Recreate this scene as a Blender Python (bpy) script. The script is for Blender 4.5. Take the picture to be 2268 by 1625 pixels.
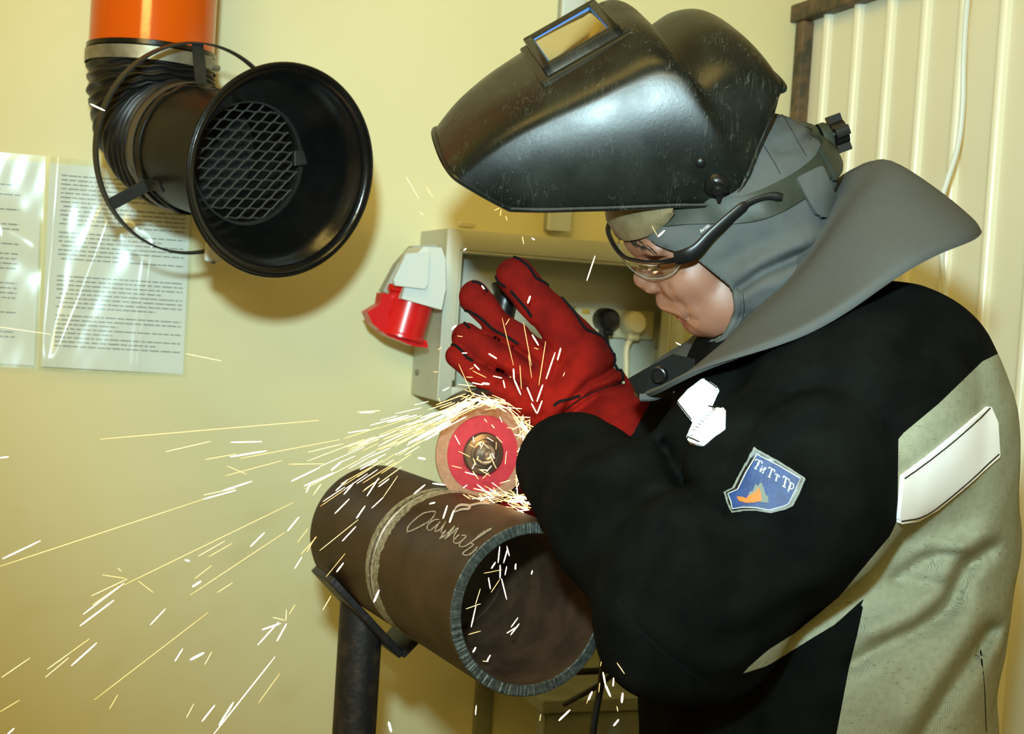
import bpy, math, random
import numpy as np
from mathutils import Vector, Matrix
from mathutils.bvhtree import BVHTree

random.seed(7); rng = np.random.default_rng(7)
for o in list(bpy.data.objects): bpy.data.objects.remove(o)
SC = bpy.context.scene
COL = SC.collection

# ------------------------------------------------------------------ camera
F, CX, CY = 3150.0, 1134.0, 812.5
CAM = np.array([0.0, 0.0, 1.38])
PITCH, ROLL = math.radians(-2.0), math.radians(3.7)
_fw = np.array([0, math.cos(PITCH), math.sin(PITCH)])
_r0 = np.array([1.0, 0, 0]); _u0 = np.cross(_r0, _fw)
RIGHT = math.cos(ROLL)*_r0 + math.sin(ROLL)*_u0
UP = -math.sin(ROLL)*_r0 + math.cos(ROLL)*_u0
RM = np.stack([RIGHT, UP, -_fw], axis=1)
cd = bpy.data.cameras.new('camera'); cam = bpy.data.objects.new('camera', cd); COL.objects.link(cam)
m4 = Matrix.Identity(4)
for i in range(3):
    for j in range(3): m4[i][j] = RM[i, j]
    m4[i][3] = CAM[i]
cam.matrix_world = m4
cd.sensor_width = 36; cd.lens = F/2268*36; cd.clip_start = 0.05; cd.clip_end = 50
cd.dof.use_dof = True; cd.dof.focus_distance = 1.22; cd.dof.aperture_fstop = 14
SC.camera = cam

def w(v): return np.asarray(v, float) @ RM.T + CAM          # camera-local -> world
def q(px, py, d): return np.array([(px-CX)/F*d, (CY-py)/F*d, -d])
def V(px, py, d): return w(q(px, py, d))
def pix(v):                                                  # local -> pixel
    v = np.asarray(v, float); d = -v[..., 2]
    return np.stack([CX+F*v[..., 0]/d, CY-F*v[..., 1]/d], -1)

# ------------------------------------------------------------------ light
SC.view_settings.view_transform = 'Standard'; SC.view_settings.look = 'None'
SC.view_settings.gamma = 1.0; SC.view_settings.use_curve_mapping = False
SC.view_settings.exposure = 0.08
wd = bpy.data.worlds.new('world'); SC.world = wd; wd.use_nodes = True
bg = wd.node_tree.nodes['Background']
bg.inputs[0].default_value = (1.0, 0.70, 0.18, 1); bg.inputs[1].default_value = 0.31
def lamp(name, kind, loc, energy, col, size=0.1, target=None, sy=None):
    l = bpy.data.lights.new(name, kind); o = bpy.data.objects.new(name, l); COL.objects.link(o)
    o.location = loc; l.energy = energy; l.color = col
    if kind == 'AREA':
        l.size = size
        if sy: l.shape = 'RECTANGLE'; l.size_y = sy
    elif kind in ('POINT', 'SPOT'): l.shadow_soft_size = size
    if target is not None:
        o.rotation_euler = (Vector(target)-Vector(loc)).to_track_quat('-Z', 'Y').to_euler()
    return o
lamp('workshop_ceiling_lamp', 'AREA', (-0.35, -2.9, 2.72), 44, (1.0, 0.70, 0.18), 1.3, (-0.3, 1.5, 1.4), 0.5)
FL = w([-0.035, 0.225, 0.03])
fl_ = lamp('camera_flash', 'SPOT', FL, 138, (0.66, 0.94, 1.0), 0.034, V(1270, 270, 1.8)); fl_.data.spot_size = math.radians(69); fl_.data.spot_blend = 1.0
lamp('ceiling_lamp', 'AREA', (-0.6, 0.7, 3.0), 15, (1.0, 0.70, 0.18), 1.3, (-0.45, 1.2, 1.0), 0.5)

# ------------------------------------------------------------------ materials
MATS = {}
def nodes_of(name):
    m = bpy.data.materials.new(name); m.use_nodes = True
    nt = m.node_tree; b = nt.nodes['Principled BSDF']
    return m, nt, b
def ramp(nt, fac, stops):
    r = nt.nodes.new('ShaderNodeValToRGB'); e = r.color_ramp.elements
    while len(e) < len(stops): e.new(0.5)
    for s, (p, c) in zip(e, stops):
        s.position = p; s.color = (*c, 1) if len(c) == 3 else c
    nt.links.new(fac, r.inputs[0]); return r.outputs[0]
def noise(nt, scale, detail=4, dist=0.0, rough=0.55, sc=None):
    t = nt.nodes.new('ShaderNodeTexCoord'); n = nt.nodes.new('ShaderNodeTexNoise')
    n.inputs['Scale'].default_value = scale; n.inputs['Detail'].default_value = detail
    n.inputs['Distortion'].default_value = dist; n.inputs['Roughness'].default_value = rough
    if sc:
        mp = nt.nodes.new('ShaderNodeMapping'); mp.inputs['Scale'].default_value = sc
        nt.links.new(t.outputs['Object'], mp.inputs[0]); nt.links.new(mp.outputs[0], n.inputs['Vector'])
    else: nt.links.new(t.outputs['Object'], n.inputs['Vector'])
    return n.outputs['Fac']
def mathn(nt, op, a, b=None):
    n = nt.nodes.new('ShaderNodeMath'); n.operation = op
    for i, x in enumerate((a, b)):
        if x is None: continue
        if isinstance(x, (int, float)): n.inputs[i].default_value = x
        else: nt.links.new(x, n.inputs[i])
    return n.outputs[0]
def mixc(nt, fac, a, b):
    n = nt.nodes.new('ShaderNodeMix'); n.data_type = 'RGBA'
    if isinstance(fac, (int, float)): n.inputs[0].default_value = fac
    else: nt.links.new(fac, n.inputs[0])
    for i, x in ((6, a), (7, b)):
        if isinstance(x, tuple): n.inputs[i].default_value = (*x, 1)
        else: nt.links.new(x, n.inputs[i])
    return n.outputs[2]
def bump(nt, b, h, strength=0.3, dist=0.002):
    n = nt.nodes.new('ShaderNodeBump'); n.inputs['Strength'].default_value = strength
    n.inputs['Distance'].default_value = dist
    nt.links.new(h, n.inputs['Height']); nt.links.new(n.outputs[0], b.inputs['Normal'])
def mat(name, col, rough=0.5, metal=0.0, col2=None, vs=30, lo=0.4, hi=0.65, bmp=None, spec=None, sheen=0, coat=0):
    if name in MATS: return MATS[name]
    m, nt, b = nodes_of(name)
    b.inputs['Base Color'].default_value = (*col, 1); b.inputs['Roughness'].default_value = rough
    b.inputs['Metallic'].default_value = metal
    if spec is not None: b.inputs['Specular IOR Level'].default_value = spec
    if sheen: b.inputs['Sheen Weight'].default_value = sheen; b.inputs['Sheen Roughness'].default_value = 0.5
    if coat: b.inputs['Coat Weight'].default_value = coat; b.inputs['Coat Roughness'].default_value = 0.12
    if col2 is not None:
        nt.links.new(ramp(nt, noise(nt, vs), [(lo, col), (hi, col2)]), b.inputs['Base Color'])
    if bmp: bump(nt, b, noise(nt, bmp[0], 6), bmp[1], bmp[2] if len(bmp) > 2 else 0.002)
    MATS[name] = m; return m

def m_scratched():
    m, nt, b = nodes_of('scratched_black_plastic')
    t = nt.nodes.new('ShaderNodeTexCoord')
    def scr(rot, sc, th, det=1.0, dist=0.15):
        mp = nt.nodes.new('ShaderNodeMapping'); mp.inputs['Rotation'].default_value = rot; mp.inputs['Scale'].default_value = sc
        nt.links.new(t.outputs['Object'], mp.inputs[0]); n = nt.nodes.new('ShaderNodeTexNoise')
        n.inputs['Scale'].default_value = 1.0; n.inputs['Detail'].default_value = det; n.inputs['Distortion'].default_value = dist
        nt.links.new(mp.outputs[0], n.inputs['Vector'])
        return mathn(nt, 'LESS_THAN', mathn(nt, 'ABSOLUTE', mathn(nt, 'SUBTRACT', n.outputs['Fac'], 0.5)), th)
    s = None
    for rot, sc, th in (((0, 0.9, 0), (170, 40, 20), 0.010), ((0, -0.6, 0), (180, 40, 24), 0.009), ((0, 1.75, 0.2), (160, 40, 22), 0.009), ((0, 2.5, 0.3), (200, 40, 26), 0.009), ((0.4, 0.25, 0), (110, 60, 40), 0.007)):
        k = scr(rot, sc, th)
        mk_ = mathn(nt, 'GREATER_THAN', noise(nt, 30+rot[1]*7, 4), 0.56)
        k = mathn(nt, 'MULTIPLY', k, mk_); s = k if s is None else mathn(nt, 'MAXIMUM', s, k)
    msk = ramp(nt, noise(nt, 24, 5), [(0.40, (0, 0, 0)), (0.62, (1, 1, 1))])
    s = mathn(nt, 'MULTIPLY', s, msk)
    dust = ramp(nt, noise(nt, 14, 6), [(0.42, (0, 0, 0)), (0.75, (1, 1, 1))])
    sp = mathn(nt, 'GREATER_THAN', noise(nt, 420, 2), 0.72)
    base = mixc(nt, mathn(nt, 'MULTIPLY', dust, 0.6), (0.0045, 0.0062, 0.0054), (0.020, 0.024, 0.017))
    base = mixc(nt, mathn(nt, 'MULTIPLY', s, 0.5), base, (0.085, 0.095, 0.075))
    base = mixc(nt, mathn(nt, 'MULTIPLY', sp, 0.4), base, (0.10, 0.11, 0.085))
    nt.links.new(base, b.inputs['Base Color'])
    r = mathn(nt, 'ADD', mathn(nt, 'MULTIPLY', dust, 0.14), 0.30)
    nt.links.new(r, b.inputs['Roughness']); b.inputs['Specular IOR Level'].default_value = 0.32
    bump(nt, b, noise(nt, 300, 5), 0.10, 0.0006)
    return m
def m_weave(name, c1, c2, period=0.0016, bs=0.5, fleck=0.0, rough=0.9, sheen=0.0):
    m, nt, b = nodes_of(name)
    t = nt.nodes.new('ShaderNodeTexCoord'); mp = nt.nodes.new('ShaderNodeMapping')
    k = 2*math.pi/period
    mp.inputs['Rotation'].default_value = (0, math.radians(28), 0)
    nt.links.new(t.outputs['Object'], mp.inputs[0])
    sx = nt.nodes.new('ShaderNodeSeparateXYZ'); nt.links.new(mp.outputs[0], sx.inputs[0])
    a = mathn(nt, 'SINE', mathn(nt, 'MULTIPLY', mathn(nt, 'ADD', sx.outputs[0], mathn(nt, 'MULTIPLY', sx.outputs[1], 0.5)), k))
    c = mathn(nt, 'SINE', mathn(nt, 'MULTIPLY', sx.outputs[2], k))
    wv = mathn(nt, 'ADD', mathn(nt, 'MULTIPLY', mathn(nt, 'MULTIPLY', a, c), 0.5), 0.5)
    n1 = noise(nt, 180, 3)
    f = mathn(nt, 'ADD', mathn(nt, 'MULTIPLY', wv, 0.6), mathn(nt, 'MULTIPLY', n1, 0.4))
    col = mixc(nt, f, c2, c1)
    if fleck:
        fl = mathn(nt, 'GREATER_THAN', noise(nt, 130, 2, 0, 0.5, (1, 1, 7)), 0.69)
        col = mixc(nt, mathn(nt, 'MULTIPLY', fl, fleck), col, (0.06, 0.06, 0.05))
    nt.links.new(col, b.inputs['Base Color']); b.inputs['Roughness'].default_value = rough
    b.inputs['Sheen Weight'].default_value = sheen; b.inputs['Specular IOR Level'].default_value = 0.15
    bump(nt, b, f, bs, 0.0006)
    return m
def m_emit(name, col, strength):
    m = bpy.data.materials.new(name); m.use_nodes = True; nt = m.node_tree; nt.nodes.clear()
    e = nt.nodes.new('ShaderNodeEmission'); o = nt.nodes.new('ShaderNodeOutputMaterial')
    e.inputs[0].default_value = (*col, 1); e.inputs[1].default_value = strength
    nt.links.new(e.outputs[0], o.inputs[0]); return m
def m_clear(name, tint, gl=0.10, rough=0.03, bmp=None, gcol=(1, 1, 1)):
    m = bpy.data.materials.new(name); m.use_nodes = True; nt = m.node_tree; nt.nodes.clear()
    t = nt.nodes.new('ShaderNodeBsdfTransparent'); g = nt.nodes.new('ShaderNodeBsdfGlossy')
    x = nt.nodes.new('ShaderNodeMixShader'); o = nt.nodes.new('ShaderNodeOutputMaterial')
    t.inputs[0].default_value = (*tint, 1); g.inputs['Roughness'].default_value = rough; g.inputs[0].default_value = (*gcol, 1)
    lw = nt.nodes.new('ShaderNodeLayerWeight'); lw.inputs[0].default_value = 0.25
    f = mathn(nt, 'ADD', mathn(nt, 'MULTIPLY', lw.outputs['Fresnel'], 0.5 if gl > 0.02 else 0.2), gl)
    nt.links.new(f, x.inputs[0]); nt.links.new(t.outputs[0], x.inputs[1]); nt.links.new(g.outputs[0], x.inputs[2])
    if bmp:
        n = nt.nodes.new('ShaderNodeBump'); n.inputs['Strength'].default_value = bmp[1]; n.inputs['Distance'].default_value = 0.004
        nt.links.new(noise(nt, bmp[0], 2), n.inputs['Height']); nt.links.new(n.outputs[0], g.inputs['Normal'])
    nt.links.new(x.outputs[0], o.inputs[0]); return m

WALLC = mat('wall_paint', (0.68, 0.645, 0.375), 0.6, 0, (0.71, 0.675, 0.40), 3, bmp=(60, 0.05))
SHEET = mat('profiled_sheet_paint', (0.73, 0.72, 0.56), 0.30, 0, (0.75, 0.74, 0.585), 5, spec=0.7)
RUST = mat('rusty_painted_steel', (0.05, 0.045, 0.03), 0.6, 0.2, (0.16, 0.10, 0.05), 40, bmp=(200, 0.3))
CONC = mat('concrete_floor', (0.16, 0.15, 0.13), 0.85, 0, (0.22, 0.20, 0.17), 8, bmp=(90, 0.3))
ORANGE = mat('orange_enamel', (0.55, 0.074, 0.0007), 0.13, 0, (0.58, 0.082, 0.0012), 12, bmp=(120, 0.04), spec=0.6)
BLKGL = mat('black_enamel', (0.0025, 0.003, 0.003), 0.22, 0, (0.004, 0.0045, 0.0042), 30, bmp=(160, 0.12))
BLKMAT = mat('black_steel_strip', (0.010, 0.011, 0.009), 0.5, 0, (0.016, 0.016, 0.013), 60)
RUBBER = mat('black_rubber_hose', (0.004, 0.004, 0.004), 0.42, 0, (0.008, 0.008, 0.008), 40)
GALV = mat('dull_grey_metal', (0.30, 0.29, 0.23), 0.42, 0.7, (0.20, 0.19, 0.14), 50)
MESHM = mat('dusty_mesh', (0.055, 0.050, 0.038), 0.7, 0.1)
WPLAST = mat('white_plastic', (0.62, 0.68, 0.66), 0.4)
GPLAST = mat('grey_plastic', (0.36, 0.38, 0.34), 0.5)
CABG = mat('grey_green_cabinet_paint', (0.50, 0.52, 0.42), 0.45, 0, (0.53, 0.55, 0.45), 8)
REDP = mat('red_plastic', (0.62, 0.010, 0.012), 0.28)
CREAM = mat('cream_plastic', (0.66, 0.60, 0.36), 0.45)
BLKP = mat('black_plastic', (0.0045, 0.005, 0.005), 0.34, spec=0.35)
PAPER = mat('paper', (0.74, 0.76, 0.70), 0.8)
INK = mat('faded_print', (0.16, 0.17, 0.17), 0.8)
SLEEVE = m_clear('plastic_sleeve', (0.95, 0.97, 0.96), 0.03, 0.2, None, (0.9, 1, 1))
PIPEM = mat('rusty_pipe_steel', (0.026, 0.012, 0.0045), 0.5, 0.0, (0.052, 0.026, 0.0105), 18, 0.35, 0.7, bmp=(240, 0.2, 0.001), spec=0.2)
PIPEIN = mat('pipe_inside', (0.040, 0.022, 0.012), 0.75, 0.0, (0.070, 0.039, 0.021), 30, spec=0.2)
CUTM = mat('sawn_steel', (0.040, 0.048, 0.043), 0.45, 0.4, (0.085, 0.098, 0.088), 260, bmp=(500, 0.5, 0.001))
GROUND = mat('ground_steel', (0.34, 0.33, 0.25), 0.5, 0.3, (0.15, 0.13, 0.085), 230, 0.42, 0.6, bmp=(600, 0.3))
BRIGHT = mat('bright_groove_steel', (0.62, 0.62, 0.55), 0.3, 0.8, (0.25, 0.24, 0.2), 120, 0.5, 0.7)
CHALK = mat('chalk', (0.38, 0.34, 0.27), 0.95, 0, (0.10, 0.06, 0.035), 700, 0.47, 0.60)
CHALK2 = mat('chalk_solid', (0.36, 0.31, 0.28), 0.95)
POSTM = mat('black_scaled_steel', (0.014, 0.014, 0.016), 0.5, 0.3, (0.055, 0.04, 0.03), 70, 0.5, 0.8, bmp=(200, 0.3))
DISCT = mat('abrasive_rim', (0.26, 0.145, 0.085), 0.85, 0, (0.32, 0.19, 0.12), 250, bmp=(900, 0.4, 0.001))
DISCR = mat('abrasive_label', (0.36, 0.018, 0.036), 0.7, 0, (0.30, 0.016, 0.03), 120)
FLANGE = mat('dark_steel_flange', (0.16, 0.14, 0.11), 0.30, 0.85)
GUARD = mat('guard_steel', (0.03, 0.027, 0.022), 0.4, 0.5)
GLOVE = mat('red_suede', (0.175, 0.0075, 0.0050), 0.92, 0, (0.105, 0.0055, 0.0042), 45, 0.38, 0.66, bmp=(700, 0.45, 0.001), spec=0.06)
WELT = mat('dark_welt', (0.0045, 0.005, 0.006), 0.8, spec=0.1, bmp=(900, 0.4, 0.001))
SUEDE = mat('black_suede', (0.0032, 0.0038, 0.0036), 0.95, 0, (0.0066, 0.0078, 0.0072), 22, 0.35, 0.7, bmp=(800, 0.45, 0.001), spec=0.03)
CANVAS = m_weave('flecked_canvas', (0.50, 0.53, 0.39), (0.125, 0.14, 0.092), 0.0018, 0.7, 0.55)
TWILL = m_weave('grey_cotton', (0.098, 0.106, 0.103), (0.066, 0.072, 0.070), 0.0011, 0.25, 0.0)
REFLEX = mat('reflective_tape', (0.96, 0.98, 0.98), 0.5, sheen=0.4)
DARKCL = mat('dark_flap_cloth', (0.0075, 0.0085, 0.0085), 0.9, bmp=(700, 0.3, 0.001), spec=0.1)
SHELL = m_scratched()
BAND = mat('olive_black_plastic', (0.024, 0.030, 0.021), 0.5, 0, (0.034, 0.040, 0.028), 30, bmp=(300, 0.05), spec=0.3)
SWEAT = mat('worn_leatherette', (0.17, 0.135, 0.07), 0.5, 0, (0.11, 0.088, 0.045), 60, bmp=(380, 0.6, 0.001))
MIRRORG = mat('gold_tinted_filter', (0.80, 0.74, 0.55), 0.06, 1.0)
BLUEP = mat('blue_gasket', (0.02, 0.14, 0.55), 0.4)
LENS = m_clear('clear_lens', (0.95, 0.97, 0.93), 0.006, 0.02)
HAIRM = mat('brown_brow_hair', (0.030, 0.020, 0.013), 0.6)
BADGEB = mat('badge_blue', (0.007, 0.040, 0.17), 0.55, 0, (0.005, 0.028, 0.12), 90, bmp=(500, 0.2))
BADGEG = mat('badge_grey_border', (0.20, 0.22, 0.19), 0.7)
FLAME = mat('badge_orange', (0.62, 0.15, 0.006), 0.6)
FLAMEG = mat('badge_grey_flame', (0.16, 0.19, 0.16), 0.7)
LETTER = mat('white_lettering', (0.50, 0.54, 0.50), 0.6)
LETTERP = mat('white_print', (0.8, 0.82, 0.8), 0.5)
BOOT = mat('boot_leather', (0.02, 0.016, 0.013), 0.5)
SPARKW = m_emit('spark_white', (1.0, 0.80, 0.50), 9.0)
SPARKO = m_emit('spark_orange', (1.0, 0.55, 0.18), 3.5)
SPARKY = m_emit('spark_yellow', (1.0, 0.68, 0.24), 5.0)
def m_skin():
    m, nt, b = nodes_of('skin')
    c = ramp(nt, noise(nt, 26, 4), [(0.35, (0.225, 0.100, 0.060)), (0.7, (0.28, 0.132, 0.082))])
    st = mathn(nt, 'GREATER_THAN', noise(nt, 1300, 2), 0.62)
    c = mixc(nt, mathn(nt, 'MULTIPLY', st, 0.26), c, (0.16, 0.10, 0.075))
    nt.links.new(c, b.inputs['Base Color']); b.inputs['Roughness'].default_value = 0.48
    b.inputs['Subsurface Weight'].default_value = 0.08; b.inputs['Subsurface Radius'].default_value = (0.01, 0.004, 0.002)
    b.inputs['Subsurface Scale'].default_value = 0.3
    bump(nt, b, noise(nt, 500, 4), 0.18, 0.0008); return m
SKIN = m_skin()
LIPS = mat('lips', (0.26, 0.078, 0.058), 0.5)
EYEW = mat('eye', (0.55, 0.5, 0.45), 0.2)

# ------------------------------------------------------------------ mesh helpers
def mk(name, v, f, m, parent=None, smooth=True, sharp=40, mi=None, **tags):
    me = bpy.data.meshes.new(name)
    me.from_pydata(np.asarray(v, float).tolist(), [], [tuple(int(i) for i in x) for x in f])
    for k in (m if isinstance(m, (list, tuple)) else [m]): me.materials.append(k)
    if mi is not None: me.polygons.foreach_set('material_index', np.asarray(mi, dtype=np.int32))
    if smooth:
        me.shade_smooth()
        if sharp: me.set_sharp_from_angle(angle=math.radians(sharp))
    me.update()
    o = bpy.data.objects.new(name, me); COL.objects.link(o)
    if parent is not None:
        o.parent = parent
        if parent.type == 'EMPTY': o.matrix_parent_inverse = Matrix.Translation(-parent.location)
    for k, x in tags.items(): o[k] = x
    return o
def root(name, label, cat, loc, group=None):
    o = bpy.data.objects.new(name, None); COL.objects.link(o); o.location = Vector(loc); o.empty_display_size = 0.05
    o['label'] = label; o['category'] = cat
    if group: o['group'] = group
    return o
def nrm(a): a = np.asarray(a, float); return a/np.linalg.norm(a)
def frame(ax, ref=(0, 0, 1)):
    ax = nrm(ax); r = np.asarray(ref, float)
    if abs(np.dot(ax, r)) > 0.95: r = np.array([1.0, 0, 0])
    u = nrm(np.cross(r, ax)); return u, np.cross(ax, u), ax
def cat(*ms):
    vs, fs, n = [], [], 0
    for v, f in ms:
        v = np.asarray(v, float); vs.append(v); fs += [tuple(int(i)+n for i in x) for x in f]; n += len(v)
    return np.concatenate(vs), fs
def lathe(prof, o, ax, seg=64, closed=False, ref=(0, 0, 1), a0=0, a1=2*math.pi):
    u, v, a = frame(ax, ref); o = np.asarray(o, float); full = abs(a1-a0-2*math.pi) < 1e-6
    n = seg if full else seg+1; P = []
    for i in range(n):
        t = a0+(a1-a0)*i/seg; c = math.cos(t)*u+math.sin(t)*v
        for r, h in prof: P.append(o+c*r+a*h)
    k = len(prof); Fc = []; MI = []
    for i in range(seg):
        j = (i+1) % n
        for s in range(k if closed else k-1):
            s2 = (s+1) % k
            Fc.append((i*k+s, j*k+s, j*k+s2, i*k+s2)); MI.append(s)
    return np.array(P), Fc, MI
def lat(*a, **k):
    P, Fc, _ = lathe(*a, **k); return P, Fc
def tube(pts, r, seg=10, cap=True, flat=1.0, ref=None, closed=False):
    pts = np.asarray(pts, float); n = len(pts)
    r = np.full(n, r) if np.isscalar(r) else np.asarray(r, float)
    if closed: T = np.roll(pts, -1, 0)-np.roll(pts, 1, 0)
    else: T = np.gradient(pts, axis=0)
    T /= np.linalg.norm(T, axis=1)[:, None]+1e-12
    u = frame(T[0], ref if ref is not None else (0.13, 0.21, 0.97))[0]
    P = []
    for i in range(n):
        if ref is not None: u = np.cross(np.asarray(ref, float), T[i])
        u = u-np.dot(u, T[i])*T[i]; u /= np.linalg.norm(u)+1e-12; v = np.cross(T[i], u)
        for k in range(seg):
            a = 2*math.pi*k/seg; P.append(pts[i]+r[i]*(math.cos(a)*u+flat*math.sin(a)*v))
    Fc = []
    for i in range(n if closed else n-1):
        i2 = (i+1) % n
        for k in range(seg):
            k2 = (k+1) % seg; Fc.append((i*seg+k, i*seg+k2, i2*seg+k2, i2*seg+k))
    if cap and not closed:
        Fc.append(tuple(range(seg-1, -1, -1))); Fc.append(tuple((n-1)*seg+k for k in range(seg)))
    return np.array(P), Fc
def spline(pts, n=8, closed=False):
    pts = np.asarray(pts, float); out = []; N = len(pts)
    for i in range(N if closed else N-1):
        if closed: p0, p1, p2, p3 = pts[i-1], pts[i], pts[(i+1) % N], pts[(i+2) % N]
        else: p0, p1, p2, p3 = pts[max(i-1, 0)], pts[i], pts[i+1], pts[min(i+2, N-1)]
        for t in np.arange(n)/n:
            out.append(0.5*((2*p1)+(-p0+p2)*t+(2*p0-5*p1+4*p2-p3)*t*t+(-p0+3*p1-3*p2+p3)*t**3))
    if not closed: out.append(pts[-1])
    return np.array(out)
def box(c, ax, ay, az, hx, hy, hz, bev=0.0):
    c = np.asarray(c, float); ax, ay, az = [np.asarray(a, float) for a in (ax, ay, az)]
    if bev <= 0:
        P = [c+sx*hx*ax+sy*hy*ay+sz*hz*az for sx in (-1, 1) for sy in (-1, 1) for sz in (-1, 1)]
        return np.array(P), [(0, 1, 3, 2), (4, 6, 7, 5), (0, 4, 5, 1), (2, 3, 7, 6), (0, 2, 6, 4), (1, 5, 7, 3)]
    b = bev; poly = []
    for cx_, cy_, a0 in ((1, 1, 0), (-1, 1, 90), (-1, -1, 180), (1, -1, 270)):
        for k in range(4):
            a = math.radians(a0+30*k); poly.append((cx_*(hx-b)+b*math.cos(a), cy_*(hy-b)+b*math.sin(a)))
    n = len(poly); P = []
    for ins, z in ((b*0.7, -hz), (0, -hz+b*0.7), (0, hz-b*0.7), (b*0.7, hz)):
        for x, y in poly:
            fx = (hx-ins)/hx; fy = (hy-ins)/hy; P.append(c+ax*x*fx+ay*y*fy+az*z)
    Fc = [tuple(range(n-1, -1, -1)), tuple(3*n+i for i in range(n))]
    for r in range(3):
        for i in range(n): j = (i+1) % n; Fc.append((r*n+i, r*n+j, (r+1)*n+j, (r+1)*n+i))
    return np.array(P), Fc
def prism(poly3, ext):
    p = np.asarray(poly3, float); n = len(p); P = np.concatenate([p, p+np.asarray(ext, float)])
    return P, [tuple(range(n-1, -1, -1)), tuple(n+i for i in range(n))]+[(i, (i+1) % n, n+(i+1) % n, n+i) for i in range(n)]
def grid(P):
    P = np.asarray(P, float); a, b = P.shape[:2]
    return P.reshape(-1, 3), [(i*b+j, i*b+j+1, (i+1)*b+j+1, (i+1)*b+j) for i in range(a-1) for j in range(b-1)]
def tri(f):
    out = []
    for x in f:
        for k in range(1, len(x)-1): out.append((x[0], x[k], x[k+1]))
    return np.array(out, dtype=int)
def vnormals(v, t):
    N = np.zeros_like(v); fn = np.cross(v[t[:, 1]]-v[t[:, 0]], v[t[:, 2]]-v[t[:, 0]])
    for k in range(3): np.add.at(N, t[:, k], fn)
    return N/(np.linalg.norm(N, axis=1)[:, None]+1e-15)
def solid(v, f, th):
    v = np.asarray(v, float); t = tri(f); N = vnormals(v, t); n = len(v)
    P = np.concatenate([v, v-N*th]); cnt = {}
    for a in t.tolist():
        for i in range(3):
            e = (a[i], a[(i+1) % 3]); cnt[e] = cnt.get(e, 0)+1
    Fc = [tuple(x) for x in f]+[tuple(n+i for i in reversed(x)) for x in f]
    for (a, b) in cnt:
        if (b, a) not in cnt: Fc.append((b, a, n+a, n+b))
    return P, Fc
def clip(v, t, g):
    """keep the g<0 side of a triangle mesh, cut cleanly along g=0"""
    v = np.asarray(v, float); s = g < 0; c = s[t].sum(1)
    keep = t[c == 3].tolist(); newv = []; cache = {}; n0 = len(v)
    def cut(a, b):
        k = (min(a, b), max(a, b))
        if k not in cache:
            u = g[a]/(g[a]-g[b]); newv.append(v[a]+(v[b]-v[a])*u); cache[k] = n0+len(newv)-1
        return cache[k]
    for x in t[(c == 1) | (c == 2)].tolist():
        out = []
        for i in range(3):
            a, b = x[i], x[(i+1) % 3]
            if s[a]: out.append(a)
            if s[a] != s[b]: out.append(cut(a, b))
        for k in range(1, len(out)-1): keep.append((out[0], out[k], out[k+1]))
    vv = np.concatenate([v, np.array(newv)]) if newv else v
    keep = np.array(keep, dtype=int).reshape(-1, 3)
    used = np.unique(keep); mp = -np.ones(len(vv), int); mp[used] = np.arange(len(used))
    return vv[used], mp[keep]
def polysd(P, poly):
    """signed distance (negative inside) of 2-D points to a polygon"""
    P = np.asarray(P, float); A = np.asarray(poly, float); B = np.roll(A, -1, 0)
    d = np.full(len(P), 1e9); ins = np.zeros(len(P), bool)
    for a, b in zip(A, B):
        e = b-a; h = np.clip(((P-a)@e)/(e@e), 0, 1)
        d = np.minimum(d, np.linalg.norm(P-a-h[:, None]*e, axis=1))
        c = ((a[1] > P[:, 1]) != (b[1] > P[:, 1]))
        ins ^= c & (P[:, 0] < (b[0]-a[0])*(P[:, 1]-a[1])/(b[1]-a[1]+1e-12)+a[0])
    return np.where(ins, -d, d)
def polyd(P, line):
    A = np.asarray(line, float); d = np.full(len(P), 1e9)
    for a, b in zip(A[:-1], A[1:]):
        e = b-a; h = np.clip(((P-a)@e)/(e@e), 0, 1)
        d = np.minimum(d, np.linalg.norm(P-a-h[:, None]*e, axis=1))
    return d

# ---- distance-field modelling (camera-local metres)
def smin(a, b, k):
    h = np.clip(0.5+0.5*(b-a)/k, 0, 1); return b+(a-b)*h-k*h*(1-h)
def smax(a, b, k): return -smin(-a, -b, k)
def capd(p, a, b, ra, rb):
    a = np.asarray(a, float); b = np.asarray(b, float); e = b-a
    h = np.clip(((p-a)@e)/(e@e+1e-12), 0, 1)
    return np.linalg.norm(p-a-h[:, None]*e, axis=1)-(ra+(rb-ra)*h)
def chain(p, pts, rs, k=0.0):
    d = None
    for i in range(len(pts)-1):
        x = capd(p, pts[i], pts[i+1], rs[i], rs[i+1]); d = x if d is None else (smin(d, x, k) if k else np.minimum(d, x))
    return d
def elld(p, c, axes, r):
    l = (p-np.asarray(c, float)) @ np.asarray(axes, float).T; r = np.asarray(r, float)
    k0 = np.linalg.norm(l/r, axis=1); k1 = np.linalg.norm(l/(r*r), axis=1)+1e-9
    return k0*(k0-1)/k1
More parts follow.
